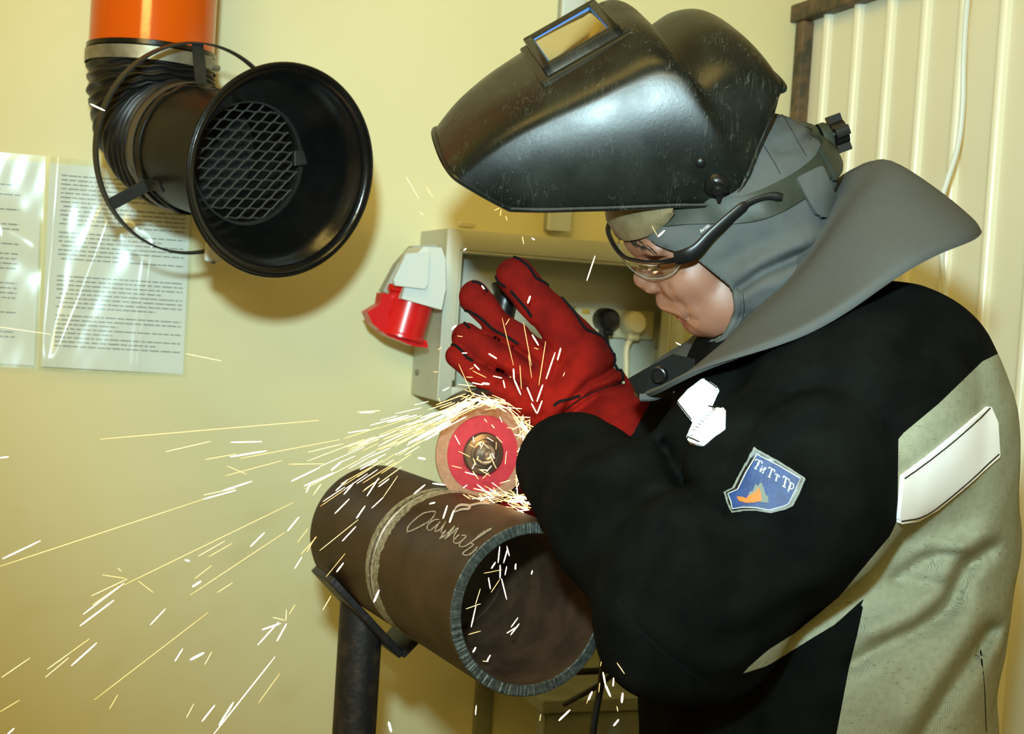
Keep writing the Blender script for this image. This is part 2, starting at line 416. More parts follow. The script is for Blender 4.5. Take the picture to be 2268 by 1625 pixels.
def surf(fn, lo, hi, h, newton=2, lap=0):
    lo = np.asarray(lo, float); n = np.ceil((np.asarray(hi)-lo)/h).astype(int)+1
    ax = [lo[i]+h*np.arange(n[i]) for i in range(3)]
    Fv = np.empty(n)
    for i in range(n[0]):
        Y, Z = np.meshgrid(ax[1], ax[2], indexing='ij')
        Fv[i] = fn(np.stack([np.full(Y.size, ax[0][i]), Y.ravel(), Z.ravel()], 1)).reshape(n[1], n[2])
    S = Fv < 0; m = n-1; num = np.zeros((*m, 3)); cnt = np.zeros(m)
    sl = lambda o, a: tuple(slice(o[i], o[i]+m[i]) for i in range(3))
    for a in range(3):
        b, c = [x for x in range(3) if x != a]
        for ob in (0, 1):
            for oc in (0, 1):
                o0 = [0, 0, 0]; o0[b] = ob; o0[c] = oc; o1 = list(o0); o1[a] = 1
                f0, f1 = Fv[sl(o0, 0)], Fv[sl(o1, 0)]; cr = (f0 < 0) != (f1 < 0)
                t = np.where(cr, f0/(np.where(cr, f0-f1, 1)), 0)
                for k in range(3): num[..., k] += np.where(cr, (o0[k]+(t if k == a else 0)), 0)
                cnt += cr
    act = cnt > 0; idx = -np.ones(m, int); idx[act] = np.arange(act.sum())
    cells = np.argwhere(act); v = lo+h*(cells+num[act]/cnt[act][:, None])
    fs = []
    for a in range(3):
        b, c = (a+1) % 3, (a+2) % 3
        s0 = [slice(1, m[i]) for i in range(3)]; s1 = list(s0); s0[a] = slice(0, n[a]-1); s1[a] = slice(1, n[a])
        A, B = S[tuple(s0)], S[tuple(s1)]; e = np.argwhere(A != B)
        if not len(e): continue
        inside = A[tuple(e.T)]; off = np.ones(3, int); off[a] = 0; e = e+off
        def cell(db, dc):
            k = e.copy(); k[:, b] -= db; k[:, c] -= dc; return idx[tuple(k.T)]
        qd = np.stack([cell(1, 1), cell(0, 1), cell(0, 0), cell(1, 0)], 1)
        qd[~inside] = qd[~inside][:, ::-1]; fs.append(qd)
    fq = np.concatenate(fs); fq = fq[(fq >= 0).all(1)]
    for _ in range(newton):
        e = h*0.25; f0 = fn(v); G = np.stack([(fn(v+np.eye(3)[k]*e)-f0)/e for k in range(3)], 1)
        st = f0[:, None]*G/(np.sum(G*G, 1)[:, None]+1e-6); l = np.linalg.norm(st, axis=1)[:, None]
        v = v-st*np.minimum(1, 0.6*h/(l+1e-12))
    for _ in range(lap):
        S_ = np.zeros_like(v); n_ = np.zeros(len(v))
        for a, b in ((0, 1), (1, 2), (2, 3), (3, 0)):
            np.add.at(S_, fq[:, a], v[fq[:, b]]); np.add.at(S_, fq[:, b], v[fq[:, a]]); np.add.at(n_, fq[:, a], 1); np.add.at(n_, fq[:, b], 1)
        v = v*0.5+0.5*S_/np.maximum(n_, 1)[:, None]
    return v, fq
def wob(p, s, ph=0.0):
    x, y, z = p[:, 0]*s, p[:, 1]*s, p[:, 2]*s
    return (np.sin(x*1.0+1.7*np.sin(y*0.9+ph)+ph)+np.sin(y*1.3+1.3*np.sin(z*1.1+2*ph))+np.sin(z*0.8+1.5*np.sin(x*1.2+ph*3)))/3
def bvh(v, f): return BVHTree.FromPolygons([Vector(x) for x in np.asarray(v)], [tuple(int(i) for i in x) for x in f])
def onsurf(T, px, py, off=0.0, fallback=None):
    d = nrm(V(px, py, 1.0)-CAM); h = T.ray_cast(Vector(CAM), Vector(d))
    if h[0] is None:
        if fallback is None:
            h = T.find_nearest(Vector(V(px, py, 1.3))); 
        else: h = T.find_nearest(Vector(V(px, py, fallback)))
    n = np.array(h[1]); n = n if np.dot(n, d) < 0 else -n
    return np.array(h[0])+n*off, n
def welt(T, pts, r, off=0.0, n=6, seg=7, fb=None):
    P = spline(np.asarray(pts, float), n); return tube([onsurf(T, x, y, off, fb)[0] for x, y in P], r, seg)
def ribbon(T, pts, wd, off, n=6, th=0.0006, fb=None):
    P = spline(np.asarray(pts, float), n) if n > 1 else np.asarray(pts, float)
    tg = np.gradient(P, axis=0); tg /= np.linalg.norm(tg, axis=1)[:, None]+1e-9; nn = np.stack([-tg[:, 1], tg[:, 0]], 1)
    wd = np.full(len(P), wd) if np.isscalar(wd) else np.interp(np.linspace(0, 1, len(P)), np.linspace(0, 1, len(wd)), wd)
    A = [onsurf(T, *(P[i]+nn[i]*wd[i]/2), off, fb)[0] for i in range(len(P))]
    B = [onsurf(T, *(P[i]-nn[i]*wd[i]/2), off, fb)[0] for i in range(len(P))]
    v, f = grid(np.stack([A, B], 1)); return orient(*solid(v, f, th))
def orient(v, f): return v, f
def patch(T, poly, off, th=0.0015, step=5, fb=None):
    poly = np.asarray(poly, float); lo = poly.min(0)-step; hi = poly.max(0)+step
    X, Y = np.meshgrid(np.arange(lo[0], hi[0]+step, step), np.arange(lo[1], hi[1]+step, step), indexing='ij')
    G = np.stack([X, Y, np.zeros_like(X)], -1); v, f = grid(G); t = tri(f)
    v, t = clip(v, t, polysd(v[:, :2], poly))
    v3 = np.array([onsurf(T, x, y, off, fb)[0] for x, y, _ in v])
    E_ = np.max([np.linalg.norm(v3[t[:, a]]-v3[t[:, (a+1) % 3]], axis=1) for a in range(3)], axis=0); t = t[E_ < 0.045]
    # face the camera
    nf = np.cross(v3[t[:, 1]]-v3[t[:, 0]], v3[t[:, 2]]-v3[t[:, 0]])
    if np.sum(np.einsum('ij,ij->i', nf, CAM-v3[t[:, 0]])) < 0: t = t[:, ::-1]
    return solid(v3, t.tolist(), th)
def text_mesh(s, ext=0.0):
    c = bpy.data.curves.new('t', 'FONT'); c.body = s; c.extrude = ext; c.resolution_u = 3
    o = bpy.data.objects.new('t', c); COL.objects.link(o)
    me = bpy.data.meshes.new_from_object(o.evaluated_get(bpy.context.evaluated_depsgraph_get()))
    v = np.array([x.co[:] for x in me.vertices]); f = [tuple(p.vertices) for p in me.polygons]
    bpy.data.objects.remove(o); return v, f

# ================================================================== SETTING
WT = np.array([math.cos(math.radians(20)), math.sin(math.radians(20)), 0.0])     # along the back wall
WN = np.array([math.sin(math.radians(20)), -math.cos(math.radians(20)), 0.0])    # out of the back wall
ZU = np.array([0, 0, 1.0])
W0 = V(CX, CY, 2.19)
def WH(px, py, off=0.0):
    r = V(px, py, 1.0)-CAM; o = W0+WN*off; return CAM+r*(np.dot(o-CAM, WN)/np.dot(r, WN))
def ws(p): return np.dot(np.asarray(p)-W0, WT), p[2]
def WP(s, z, off=0.0): return W0*np.array([1, 1, 0])+WT*s+WN*off+ZU*z
v, f = box(WP(-0.4, 1.5, -0.06), WT, ZU, WN, 1.9, 1.55, 0.06)
mk('wall_back', v, f, WALLC, kind='structure', smooth=False)
v, f = box((0, 0.9, -0.05), (1, 0, 0), (0, 1, 0), ZU, 3, 3, 0.05)
mk('floor', v, f, CONC, kind='structure', smooth=False)

# right partition of profiled sheet
PD = WN
P0 = V(1832, 197, 2.25); P0[2] = 0
PN = np.array([-PD[1], PD[0], 0.0]);  PN = PN if PN[0] < 0 else -PN
RIB = 0.0857
ZT = WH(1800, 45, 0.1)[2]
bar_bottom = V(1800, 44, 2.29)[2]
prof = []
for i in range(-2, 12):
    b0 = i*RIB
    for s_, h_ in ((-0.062, 0), (-0.016, 0.0), (-0.0135, 0.0055), (-0.0105, 0.0092), (-0.0075, 0.0108), (-0.0045, 0.0112), (-0.0015, 0.0105), (0.001, 0.008), (0.0028, 0.0045), (0.0038, 0.0)):
        prof.append((b0+s_, h_))
prof = [p for p in prof if p[0] > -0.075]
G = np.array([[P0+PD*s+PN*h+ZU*z for z in (0.0, bar_bottom+0.01)] for s, h in prof])
v, f = grid(G); v, f = solid(v, f, -0.004)
mk('wall_right', v, f, SHEET, kind='structure', sharp=50)
tr = mk('trim_1', *box(P0+PD*0.35+PN*0.012+ZU*(bar_bottom+0.014), PD, PN, ZU, 0.44, 0.012, 0.014, 0.002), RUST, kind='structure')
mk('trim_2', *box(P0-PD*0.065+PN*0.008+ZU*(bar_bottom/2), PD, PN, ZU, 0.012, 0.012, bar_bottom/2-0.001, 0.002), RUST, kind='structure')
# white cable hanging along the partition
cpts = [V(2148, -40, 1.84), V(2140, 30, 1.84), V(2134, 130, 1.84), V(2132, 230, 1.84), V(2122, 320, 1.84), V(2098, 400, 1.84), V(2082, 460, 1.84), V(2085, 560, 1.85), V(2100, 800, 1.84), V(2095, 1300, 1.84)]
o = mk('hanging_cable', *tube(spline(cpts, 6), 0.0036, 8), WPLAST)
o['label'] = 'thin white cable hanging down in front of the ribbed partition'; o['category'] = 'cable'

# trunking on the back wall
t0, t1 = ws(WH(1240, 50, 0.02))[0], ws(WH(1290, 50, 0.02))[0]
zc = ws(WH(1240, 512, 0.02))[1]
r = root('cable_trunking', 'white vertical cable duct rising from the cabinet behind the helmet', 'cable duct', WP((t0+t1)/2, zc, 0.0))
mk('duct_base', *box(WP((t0+t1)/2, (zc+2.9)/2, 0.011), WT, ZU, WN, (t1-t0)/2-0.002, (2.9-zc)/2, 0.0108, 0.002), GPLAST, r)
mk('duct_lid', *box(WP((t0+t1)/2, (zc+2.9)/2, 0.024), WT, ZU, WN, (t1-t0)/2, (2.9-zc)/2, 0.004, 0.0015), WPLAST, r)

# ================================================================== CABINET
D_ = 0.133
cl, cz1 = ws(WH(990, 505, D_)); cr, _ = ws(WH(1515, 700, D_)); _, cz0 = ws(WH(975, 888, D_))
cm, czm = (cl+cr)/2, (cz0+cz1)/2; hw, hh = (cr-cl)/2, (cz1-cz0)/2
r = root('electrical_cabinet', 'open grey-green wall cabinet with sockets inside, behind the red glove', 'cabinet', WP(cm, cz0, D_/2))
def wbox(s, z, off, hs_, hz_, ho, bev=0.0015): return box(WP(s, z, off), WT, ZU, WN, hs_, hz_, ho, bev)
mk('side_panel', *wbox(cl+0.002, czm, D_/2, 0.002, hh, D_/2-0.001), CABG, r)
mk('side_panel', *wbox(cr-0.002, czm, D_/2, 0.002, hh, D_/2-0.001), CABG, r)
mk('top_panel', *wbox(cm, cz1-0.002, D_/2, hw-0.004, 0.002, D_/2-0.001), CABG, r)
mk('bottom_panel', *wbox(cm, cz0+0.002, D_/2, hw-0.004, 0.002, D_/2-0.001), CABG, r)
mk('back_panel', *wbox(cm, czm, 0.052, hw-0.004, hh-0.004, 0.002), CABG, r)
fr = cat(wbox(cl+0.0105, czm, D_, 0.0105, hh, 0.004), wbox(cr-0.0105, czm, D_, 0.0105, hh, 0.004),
         wbox(cm, cz1-0.0145, D_, hw-0.021, 0.0145, 0.004), wbox(cm, cz0+0.0105, D_, hw-0.021, 0.0105, 0.004))
mk('front_frame', *fr, CABG, r)
lip = cat(wbox(cm, cz1-0.031, D_-0.012, hw-0.021, 0.002, 0.014), wbox(cl+0.023, czm, D_-0.012, 0.002, hh-0.03, 0.014), wbox(cr-0.023, czm, D_-0.012, 0.002, hh-0.03, 0.014))
mk('inner_lip', *lip, CABG, r)
for px, py in ((920, 826), (1455, 765)):
    off = 0.055 if px > 1000 else 0.0
    p = WH(px, py, 0.056) if px > 1000 else WP(cl-0.001, ws(WH(px, py, 0.05))[1], 0.03)
    ax_ = WN if px > 1000 else -WT
    mk('screw', *lat([(0.0001, 0.003), (0.003, 0.0026), (0.0045, 0.001), (0.005, 0)], p, ax_, 14), GALV, r)
c_ = WH(1033, 503, 0.12)
o = mk('clip', *box(c_+ZU*0.003, WT, ZU, WN, 0.011, 0.004, 0.008, 0.002), CREAM)
o['label'] = 'small pale clip lying on top of the cabinet'; o['category'] = 'clip'
# socket strip and plugs
s0, zz1 = ws(WH(1272, 678, 0.062)); s1, zz0 = ws(WH(1442, 752, 0.062))
r2 = root('socket_strip', 'cream socket block with two plugs in the cabinet', 'socket', WP((s0+s1)/2, zz0, 0.054))
mk('socket_body', *wbox((s0+s1)/2, (zz0+zz1)/2, 0.062, (s1-s0)/2, (zz1-zz0)/2, 0.0078, 0.003), CREAM, r2)
for k in range(1, 4):
    sx = s0+(s1-s0)*k/4
    mk('divider', *wbox(sx, (zz0+zz1)/2, 0.0703, 0.0006, (zz1-zz0)/2-0.003, 0.0006, 0.0003), GPLAST, r2)
YEL = mat('yellow_tag', (0.75, 0.5, 0.05), 0.5)
mk('yellow_tag', *box(WH(1287, 712, 0.071), WT, ZU, WN, 0.009, 0.004, 0.0008, 0.0004), YEL, r2)
mk('yellow_tag', *box(WH(1298, 690, 0.071), WT, ZU, WN, 0.006, 0.003, 0.0008, 0.0004), YEL, r2)
def plug(px, py, m, name, label, rad, cab, ry):
    c = WH(px, py, 0.071)
    rr = root(name, label, 'plug', c)
    mk('plug_body', *lat([(0.0001, 0.034), (rad*0.7, 0.033), (rad*0.93, 0.028), (rad, 0.018), (rad, 0.001), (0.0001, 0.0)], c, WN, 28), m, rr)
    mk('plug_neck', *box(c+WN*0.015-ZU*rad*0.9, WT, ZU, WN, rad*0.5, rad*0.5, 0.011, 0.004), m, rr)
    pts = spline([c+WN*0.015-ZU*rad*1.2]+[WH(a, b, o_) for a, b, o_ in cab], 6)
    mk('plug_cable', *tube(pts, ry, 8), m, rr)
plug(1335, 707, BLKP, 'power_plug', 'black round power plug in the cabinet socket', 0.0175, [(1345, 760, 0.085), (1352, 800, 0.08), (1356, 860, 0.078), (1357, 880, 0.078)], 0.0036)
plug(1393, 715, CREAM, 'power_plug', 'cream round power plug with cable hanging down', 0.0185, [(1388, 770, 0.088), (1387, 820, 0.088), (1386, 880, 0.088)], 0.0045)

# red and white industrial socket on the cabinet side
so = 0.085
r = root('industrial_socket', 'white and red industrial power socket on the cabinet side', 'socket', WH(905, 765, so))
def wpoly(pts, off, depth): return prism([WH(x, y, off) for x, y in pts], WN*depth)
hp = [(858, 660), (872, 610), (893, 562), (905, 549), (944, 551), (952, 575), (953, 640), (944, 684)]
mk('back_plate', *wpoly([(838, 645), (870, 585), (905, 545), (955, 542), (962, 560), (962, 690), (950, 690)], 0.066, 0.026), GPLAST, r, smooth=False)
hv, hf = wpoly(hp, 0.092, 0.076)
mk('housing', hv, hf, WPLAST, r, smooth=False)
mk('housing_cover', *wpoly([(868, 620), (896, 562), (948, 557), (944, 630), (938, 640), (872, 632)], 0.168, 0.008), WPLAST, r, smooth=False)
a, b = WH(914, 650, 0.128), WH(886, 748, 0.128)
ax_ = nrm(b-a); L_ = np.linalg.norm(b-a); R_ = 0.0325
mk('socket_collar', *lat([(0.0001, -0.004), (R_*1.10, -0.004), (R_*1.12, 0.004), (R_*1.02, 0.007), (R_, L_-0.006), (R_*1.06, L_-0.004), (R_*1.06, L_), (0.0001, L_)], a, ax_, 40), REDP, r)
mk('hinge_lid', *wpoly([(800, 690), (836, 668), (846, 676), (850, 728), (930, 752), (934, 768), (900, 764), (845, 742), (812, 716)], 0.112, 0.034), REDP, r, smooth=False)
mk('hinge_bracket', *wpoly([(834, 648), (872, 655), (862, 738), (812, 714), (802, 692), (830, 672)], 0.114, 0.03), REDP, r, smooth=False)

# ================================================================== NOTICES
def page(poly, label, seed, x0, x1, y0, y1, gaps, lines):
    P = [WH(x, y, 0.004) for x, y in poly]
    rr = root('notice_sheet', label, 'notice', (P[2]+P[3])/2, 'notices taped to the wall')
    def bil(u, v, off): 
        a = P[0]*(1-u)*(1-v)+P[1]*u*(1-v)+P[2]*u*v+P[3]*(1-u)*v; return a+WN*off
    rr_ = random.Random(seed)
    def wav(u, v): return 0.0018*math.sin(5*u+3*v+seed)+0.0012*math.sin(9*v-4*u)
    ppr = np.array([[bil(u, v, wav(u, v)) for u in np.linspace(0.02, 0.98, 20)] for v in np.linspace(0.03, 0.985, 28)])
    v, f = grid(ppr); v, f = solid(v, [x[::-1] for x in f], 0.0004)
    mk('paper', v, f, PAPER, rr)
    vs = []; y = y0
    for ln in range(lines):
        y += (y1-y0)/lines
        if ln in gaps: continue
        xe = x1 if rr_.random() < 0.72 else x0+(x1-x0)*rr_.uniform(0.3, 0.9); x = x0+(0.02 if rr_.random() < 0.15 else 0)
        while x < xe:
            wl = rr_.uniform(0.02, 0.075); x2 = min(x+wl, xe); hgt = 0.0042
            q4 = [bil(a_, b_, wav(a_, b_)+0.0006) for a_, b_ in ((x, y), (x2, y), (x2, y+hgt), (x, y+hgt))]
            vs.append((np.array(q4), [(3, 2, 1, 0)])); x = x2+rr_.uniform(0.006, 0.012)
    mk('printed_text', *cat(*vs), INK, rr, smooth=False, kind='stuff')
    def cre(u, v):
        c = 0.0
        for u0, v0, u1, v1, wd_, am in ((0.08, 0.0, 0.02, 1.0, 0.045, 0.006), (0.42, 0.28, 0.10, 0.95, 0.05, 0.006), (0.62, 0.30, 0.95, 0.42, 0.07, 0.005), (0.72, 0.4, 0.66, 0.95, 0.03, 0.003)):
            ex, ey = u1-u0, v1-v0; h = max(0, min(1, ((u-u0)*ex+(v-v0)*ey)/(ex*ex+ey*ey)))
            dd = math.hypot(u-u0-h*ex, v-v0-h*ey); c += am*math.exp(-(dd/wd_)**2)
        return c
    sl = np.array([[bil(u, v, 0.003+wav(u, v)+cre(u, v)+0.00025*math.sin(37*u+11*v)*math.sin(17*v)) for u in np.linspace(0, 1, 60)] for v in np.linspace(0, 1, 70)])
    v, f = grid(sl); mk('plastic_sleeve', v, [x[::-1] for x in f], SLEEVE, rr)
page([(104, 346), (432, 372), (412, 836), (84, 818)], 'right-hand typed notice in a crinkled plastic sleeve, beside the fume hood', 3, 0.10, 0.95, 0.06, 0.88, {12, 20, 21, 22, 31}, 40)
page([(-235, 320), (101, 346), (82, 817), (-255, 798)], 'typed notice in a plastic sleeve cut by the left photo edge', 5, 0.08, 0.84, 0.12, 0.9, {3, 6, 7, 10, 13, 18, 19, 24, 27, 28}, 34)

# ================================================================== FUME HOOD
HD = np.array([0.64, -0.23, 0.73]); HA = nrm(HD @ RM.T)          # opening direction
RC = V(627, 380, 1.58)
r = root('fume_extraction_hood', 'orange and black fume extraction arm with flared hood at upper left', 'fume extractor', RC-ZU*0.12)
R1 = 0.1155; RN = 0.0745
hoodp = [(RN-0.003, -0.072), (0.084, -0.05), (0.096, -0.026), (0.103, -0.010), (0.1075, -0.007), (0.1085, -0.003), (0.112, -0.002), (0.1145, 0.0),
         (R1, 0.003), (R1+0.002, 0.002), (R1+0.002, -0.003), (0.112, -0.006), (0.1095, -0.007), (0.108, -0.012), (0.100, -0.028), (0.088, -0.052), (RN, -0.074)]
P, Fc, MI = lathe(hoodp, RC, HA, 96); mk('flared_hood', P, Fc, BLKGL, r, sharp=60)
P, Fc, MI = lathe([(R1+0.002+0.0024*math.cos(a), 0.001+0.0024*math.sin(a)) for a in np.linspace(0, 2*math.pi, 9)[:-1]], RC, HA, 96, closed=True)
mk('rim_bead', P, Fc, BLKGL, r)
NB = 0.228
P, Fc, _ = lathe([(RN-0.002, -0.074), (RN, -0.074), (RN, -0.20), (RN+0.003, -0.202), (RN+0.003, -0.208), (RN, -0.21), (RN, -NB), (RN-0.002, -NB), (RN-0.002, -0.074)], RC, HA, 72)
mk('nozzle', P, Fc, mat('satin_black_steel', (0.008, 0.0075, 0.0055), 0.36, 0, (0.013, 0.0115, 0.0075), 20, spec=0.12), r)
# expanded metal grille
hu = nrm(RIGHT*0.98+UP*0.2-np.dot(RIGHT*0.98+UP*0.2, HA)*HA); hv_ = np.cross(HA, hu)
gc = RC-HA*0.080; parts = []
a_, b_ = 0.0300, 0.0060; Rg = RN-0.003
for j in range(-12, 13):
    pts = []
    for i in range(-5, 6):
        for fu, sg in ((-0.07, 1), (0.07, 1), (0.43, -1), (0.57, -1)):
            u_ = (i+fu+(0.5 if j % 2 else 0))*a_; vv_ = j*b_+sg*b_*0.5
            if u_*u_+vv_*vv_ < Rg*Rg: pts.append(gc+hu*u_+hv_*vv_+HA*0.0008*sg)
    if len(pts) > 1: parts.append(tube(pts, 0.0011, 4, ref=HA, flat=1.5))
mk('mesh_grille', *cat(*parts), MESHM, r, smooth=False)
mk('grille_ring', *lat([(Rg-0.003, -0.083), (Rg-0.003, -0.076), (Rg+0.001, -0.076)], RC, HA, 64), BLKMAT, r)
gp = gc+HA*0.003+hu*0.0
mk('grille_clip', *box(RC-HA*0.073+nrm(RIGHT-np.dot(RIGHT, HA)*HA)*0.068, HA, nrm(RIGHT-np.dot(RIGHT, HA)*HA), UP, 0.003, 0.010, 0.009, 0.001), BLKMAT, r)
mk('grille_back', *lat([(0.0001, -0.19), (RN-0.002, -0.19)], RC, HA, 40), BLKMAT, r)
# ring handle with brackets
RH = 0.127; RO = RC-HA*0.205
P, Fc, _ = lathe([(RH-0.0012, -0.006), (RH+0.0012, -0.006), (RH+0.0012, 0.006), (RH-0.0012, 0.006)], RO, HA, 96, closed=True)
rg = mk('ring_handle', P, Fc, BLKMAT, r)
def radial(px, py):
    # direction on the ring plane that points to a pixel
    ray = V(px, py, 1)-CAM; h = CAM+ray*(np.dot(RO-CAM, HA)/np.dot(ray, HA)); return nrm(h-RO)
for px, py in ((438, 105), (247, 452), (620, 470)):
    dr = radial(px, py); tn = np.cross(HA, dr)
    pr = [(RH-0.001, 0.0), (RH-0.004, 0.001), (RN+0.006, 0.012), (RN+0.0025, 0.022), (RN+0.0015, 0.04)]
    G = np.array([[RO+dr*rr_+HA*hh_+tn*s_ for s_ in (-0.0075, 0.0075)] for rr_, hh_ in pr])
    v, f = grid(G); v, f = solid(v, f, 0.002); mk('bracket', v, f, BLKMAT, r)
# damper tab
dp = RC-HA*0.135
dn = nrm(-UP-np.dot(-UP, HA)*HA); ds = np.cross(HA, dn)
bb = dp+dn*(RN+0.004)
tb = mk('damper_tab', *box(bb+dn*0.020+HA*0.004, ds, dn, HA, 0.011, 0.026, 0.004, 0.003), WPLAST, r)
mk('damper_plate', *box(bb-dn*0.001, ds, dn, HA, 0.02, 0.003, 0.016, 0.001), GPLAST, r)
mk('screw', *lat([(0.0001, 0.004), (0.003, 0.003), (0.004, 0)], bb+dn*0.046+HA*0.004, nrm(dn), 12), GALV, r)
mk('screw', *lat([(0.0001, 0.009), (0.004, 0.008), (0.005, 0)], RC-HA*0.085+nrm(UP-np.dot(UP, HA)*HA)*RN, nrm(UP-np.dot(UP, HA)*HA), 6), BLKP, r)
# corrugated elbow
TB = V(336, 118, 1.80)
B0 = RC-HA*NB; c1 = B0-HA*0.075; c2 = TB-ZU*0.07
ts = np.linspace(0, 1, 150); B = np.array([(1-t)**3*B0+3*(1-t)**2*t*c1+3*(1-t)*t*t*c2+t**3*(TB+ZU*0.0) for t in ts])
B = np.concatenate([[B0+HA*0.03], [B0+HA*0.015], B])
al = np.concatenate([[0], np.cumsum(np.linalg.norm(np.diff(B, axis=0), axis=1))])
rad = 0.0775+0.0022*np.sin(al*2*math.pi/0.0125)
v, f = tube(B, rad, 56, cap=False)
wv = 0.0016*np.sin(v[:, 0]*160+5*np.sin(v[:, 2]*50))[:, None]*np.array([[0.3, 0.3, 1.0]])
mk('flexible_hose', v+wv, f, RUBBER, r)
mk('hose_band', *lat([(0.0795, -0.006), (0.0805, -0.006), (0.0805, 0.006), (0.0795, 0.006)], B0+HA*0.014, HA, 72), mat('tan_band', (0.07, 0.055, 0.035), 0.5), r)
mk('orange_duct', *lat([(0.0765, -0.012), (0.0772, -0.012), (0.0772, 1.1), (0.0765, 1.1)], TB, ZU, 72), ORANGE, r)
mk('duct_lip', *lat([(0.0772, -0.004), (0.0800, -0.002), (0.0800, 0.0035), (0.0772, 0.0045)], TB, ZU, 72), BLKGL, r)
hc = mk('hose_clamp', *lat([(0.0800, -0.020), (0.0812, -0.020), (0.0812, -0.004), (0.0800, -0.004)], TB, ZU, 72), GALV, r)
cdir = nrm(RIGHT*0.9-_fw*0.45); cdir[2] = 0; cdir = nrm(cdir)
mk('clamp_housing', *box(TB+cdir*0.084-ZU*0.013, np.cross(cdir, ZU), ZU, cdir, 0.012, 0.008, 0.005, 0.0015), GALV, hc)
mk('clamp_screw', *lat([(0.0001, 0.01), (0.004, 0.0095), (0.0045, 0.0), (0.0025, -0.004), (0.0025, -0.012)], TB+cdir*0.086-ZU*0.016-np.cross(cdir, ZU)*0.016, -np.cross(cdir, ZU), 10), GALV, hc)

# ================================================================== PIPE AND STAND
PN0, PF0 = V(1178, 1352, 1.28), V(832, 1178, 1.66)
PF0[2] = PN0[2] = (PN0[2]+PF0[2])/2
PA = nrm(PF0-PN0); PL = np.linalg.norm(PF0-PN0); PR = 0.0792; PT = 0.0105
pipe = root('steel_pipe', 'rusty brown steel pipe with a ground weld seam and chalk writing', 'pipe', (PN0+PF0)/2-ZU*PR)
hm = PL*0.5
def pcyl(prof, mats, idx, name, seg=128):
    P, Fc, MI = lathe(prof, PN0, PA, seg, closed=True)
    if name == 'pipe_section' and len(prof) == 7:
        P = P.reshape(seg, 7, 3); P[:, 5:] += PA*rng.normal(0, 0.00035, seg)[:, None, None]; P[:, 6] += PA*rng.normal(0, 0.0002, seg)[:, None]; P = P.reshape(-1, 3)
    return mk(name, P, Fc, mats, pipe, mi=[idx[m] for m in MI], sharp=8)
near = [(PR, 0.001), (PR, hm-0.0045), (PR-0.0055, hm-0.0012), (PR-PT, hm-0.0012), (PR-PT, 0.001), (PR-PT+0.001, 0.0), (PR-0.001, 0.0)]
psec = pcyl(near, [PIPEM, PIPEIN, CUTM], [0, 0, 0, 1, 2, 2, 2], 'pipe_section', 360)
far = [(PR, hm+0.0045), (PR, PL), (PR-PT, PL), (PR-PT, hm+0.0012), (PR-0.0055, hm+0.0012)]
pcyl(far, [PIPEM, PIPEIN, CUTM], [0, 0, 1, 0, 0], 'pipe_section')
mk('weld_bead', *lat([(PR-0.0025+0.003*math.cos(a), hm+0.0026*math.sin(a)) for a in np.linspace(0, 2*math.pi, 9)[:-1]], PN0, PA, 128, closed=True), BRIGHT, pipe)
for h0, h1 in ((hm-0.021, hm-0.0046), (hm+0.0046, hm+0.016)):
    P, Fc, _ = lathe([(PR+0.0001, h0), (PR+0.0004, h0+0.002), (PR+0.0004, h1), (PR+0.0001, h1)], PN0, PA, 160)
    jit = np.repeat(rng.normal(0, 0.0012, 160), 4).reshape(160, 4); jit[:, 2:] *= 0.1
    P = P+PA*jit.reshape(-1, 1); mk('ground_band', P, Fc, GROUND, pipe)
mk('inner_weld', *lat([(PR-PT+0.002*math.cos(a), hm+0.004*math.sin(a)) for a in np.linspace(math.pi*0.5, math.pi*1.5, 7)], PN0, PA, 96), PIPEIN, pipe)
# chalk writing
me = psec.data
pv = np.array([x.co[:] for x in me.vertices]); pf = [tuple(p.vertices) for p in me.polygons]; PTREE = bvh(pv, pf)
K2 = lambda L: [(880+x*0.2461, 820+y*0.2461) for x, y in L]
ch = [[(92, 1462), (100, 1410), (160, 1345), (240, 1288), (335, 1272), (342, 1290), (300, 1350), (220, 1400), (130, 1445), (85, 1455)],
      [(380, 1345), (330, 1350), (280, 1390), (272, 1430), (300, 1440), (350, 1400), (390, 1365)],
      [(385, 1365), (352, 1420), (345, 1455), (390, 1430), (440, 1360), (405, 1425), (400, 1465), (440, 1450)],
      [(440, 1440), (385, 1520), (450, 1470), (520, 1405), (470, 1470), (430, 1520), (480, 1480), (550, 1420), (510, 1500), (530, 1520)],
      [(560, 1480), (510, 1530), (530, 1560), (590, 1530), (620, 1490), (580, 1490)],
      [(620, 1500), (560, 1570), (600, 1590), (680, 1540), (760, 1470), (850, 1425), (770, 1480), (650, 1560)],
      [(650, 1560), (690, 1570), (640, 1610), (590, 1650), (640, 1665), (700, 1620), (720, 1590)]]
mk('chalk_writing', *cat(*[ribbon(PTREE, K2(s), 2.3, 0.0003, 5, 0.0003) for s in ch]), CHALK, pipe, smooth=False)
ar = [ribbon(PTREE, K2([(640, 1135), (740, 1165), (830, 1200)]), [2, 4, 5], 0.0003, 5, 0.0003), ribbon(PTREE, K2([(830, 1200), (740, 1200), (640, 1222)]), [5, 4, 4], 0.0004, 5, 0.0003),
      ribbon(PTREE, K2([(515, 1280), (530, 1240), (575, 1215), (650, 1225), (640, 1250), (580, 1255), (515, 1280)]), [2, 4, 5, 5, 5, 4, 2], 0.0005, 6, 0.0003)]
mk('chalk_arrow', *cat(*ar), CHALK2, pipe, smooth=False)

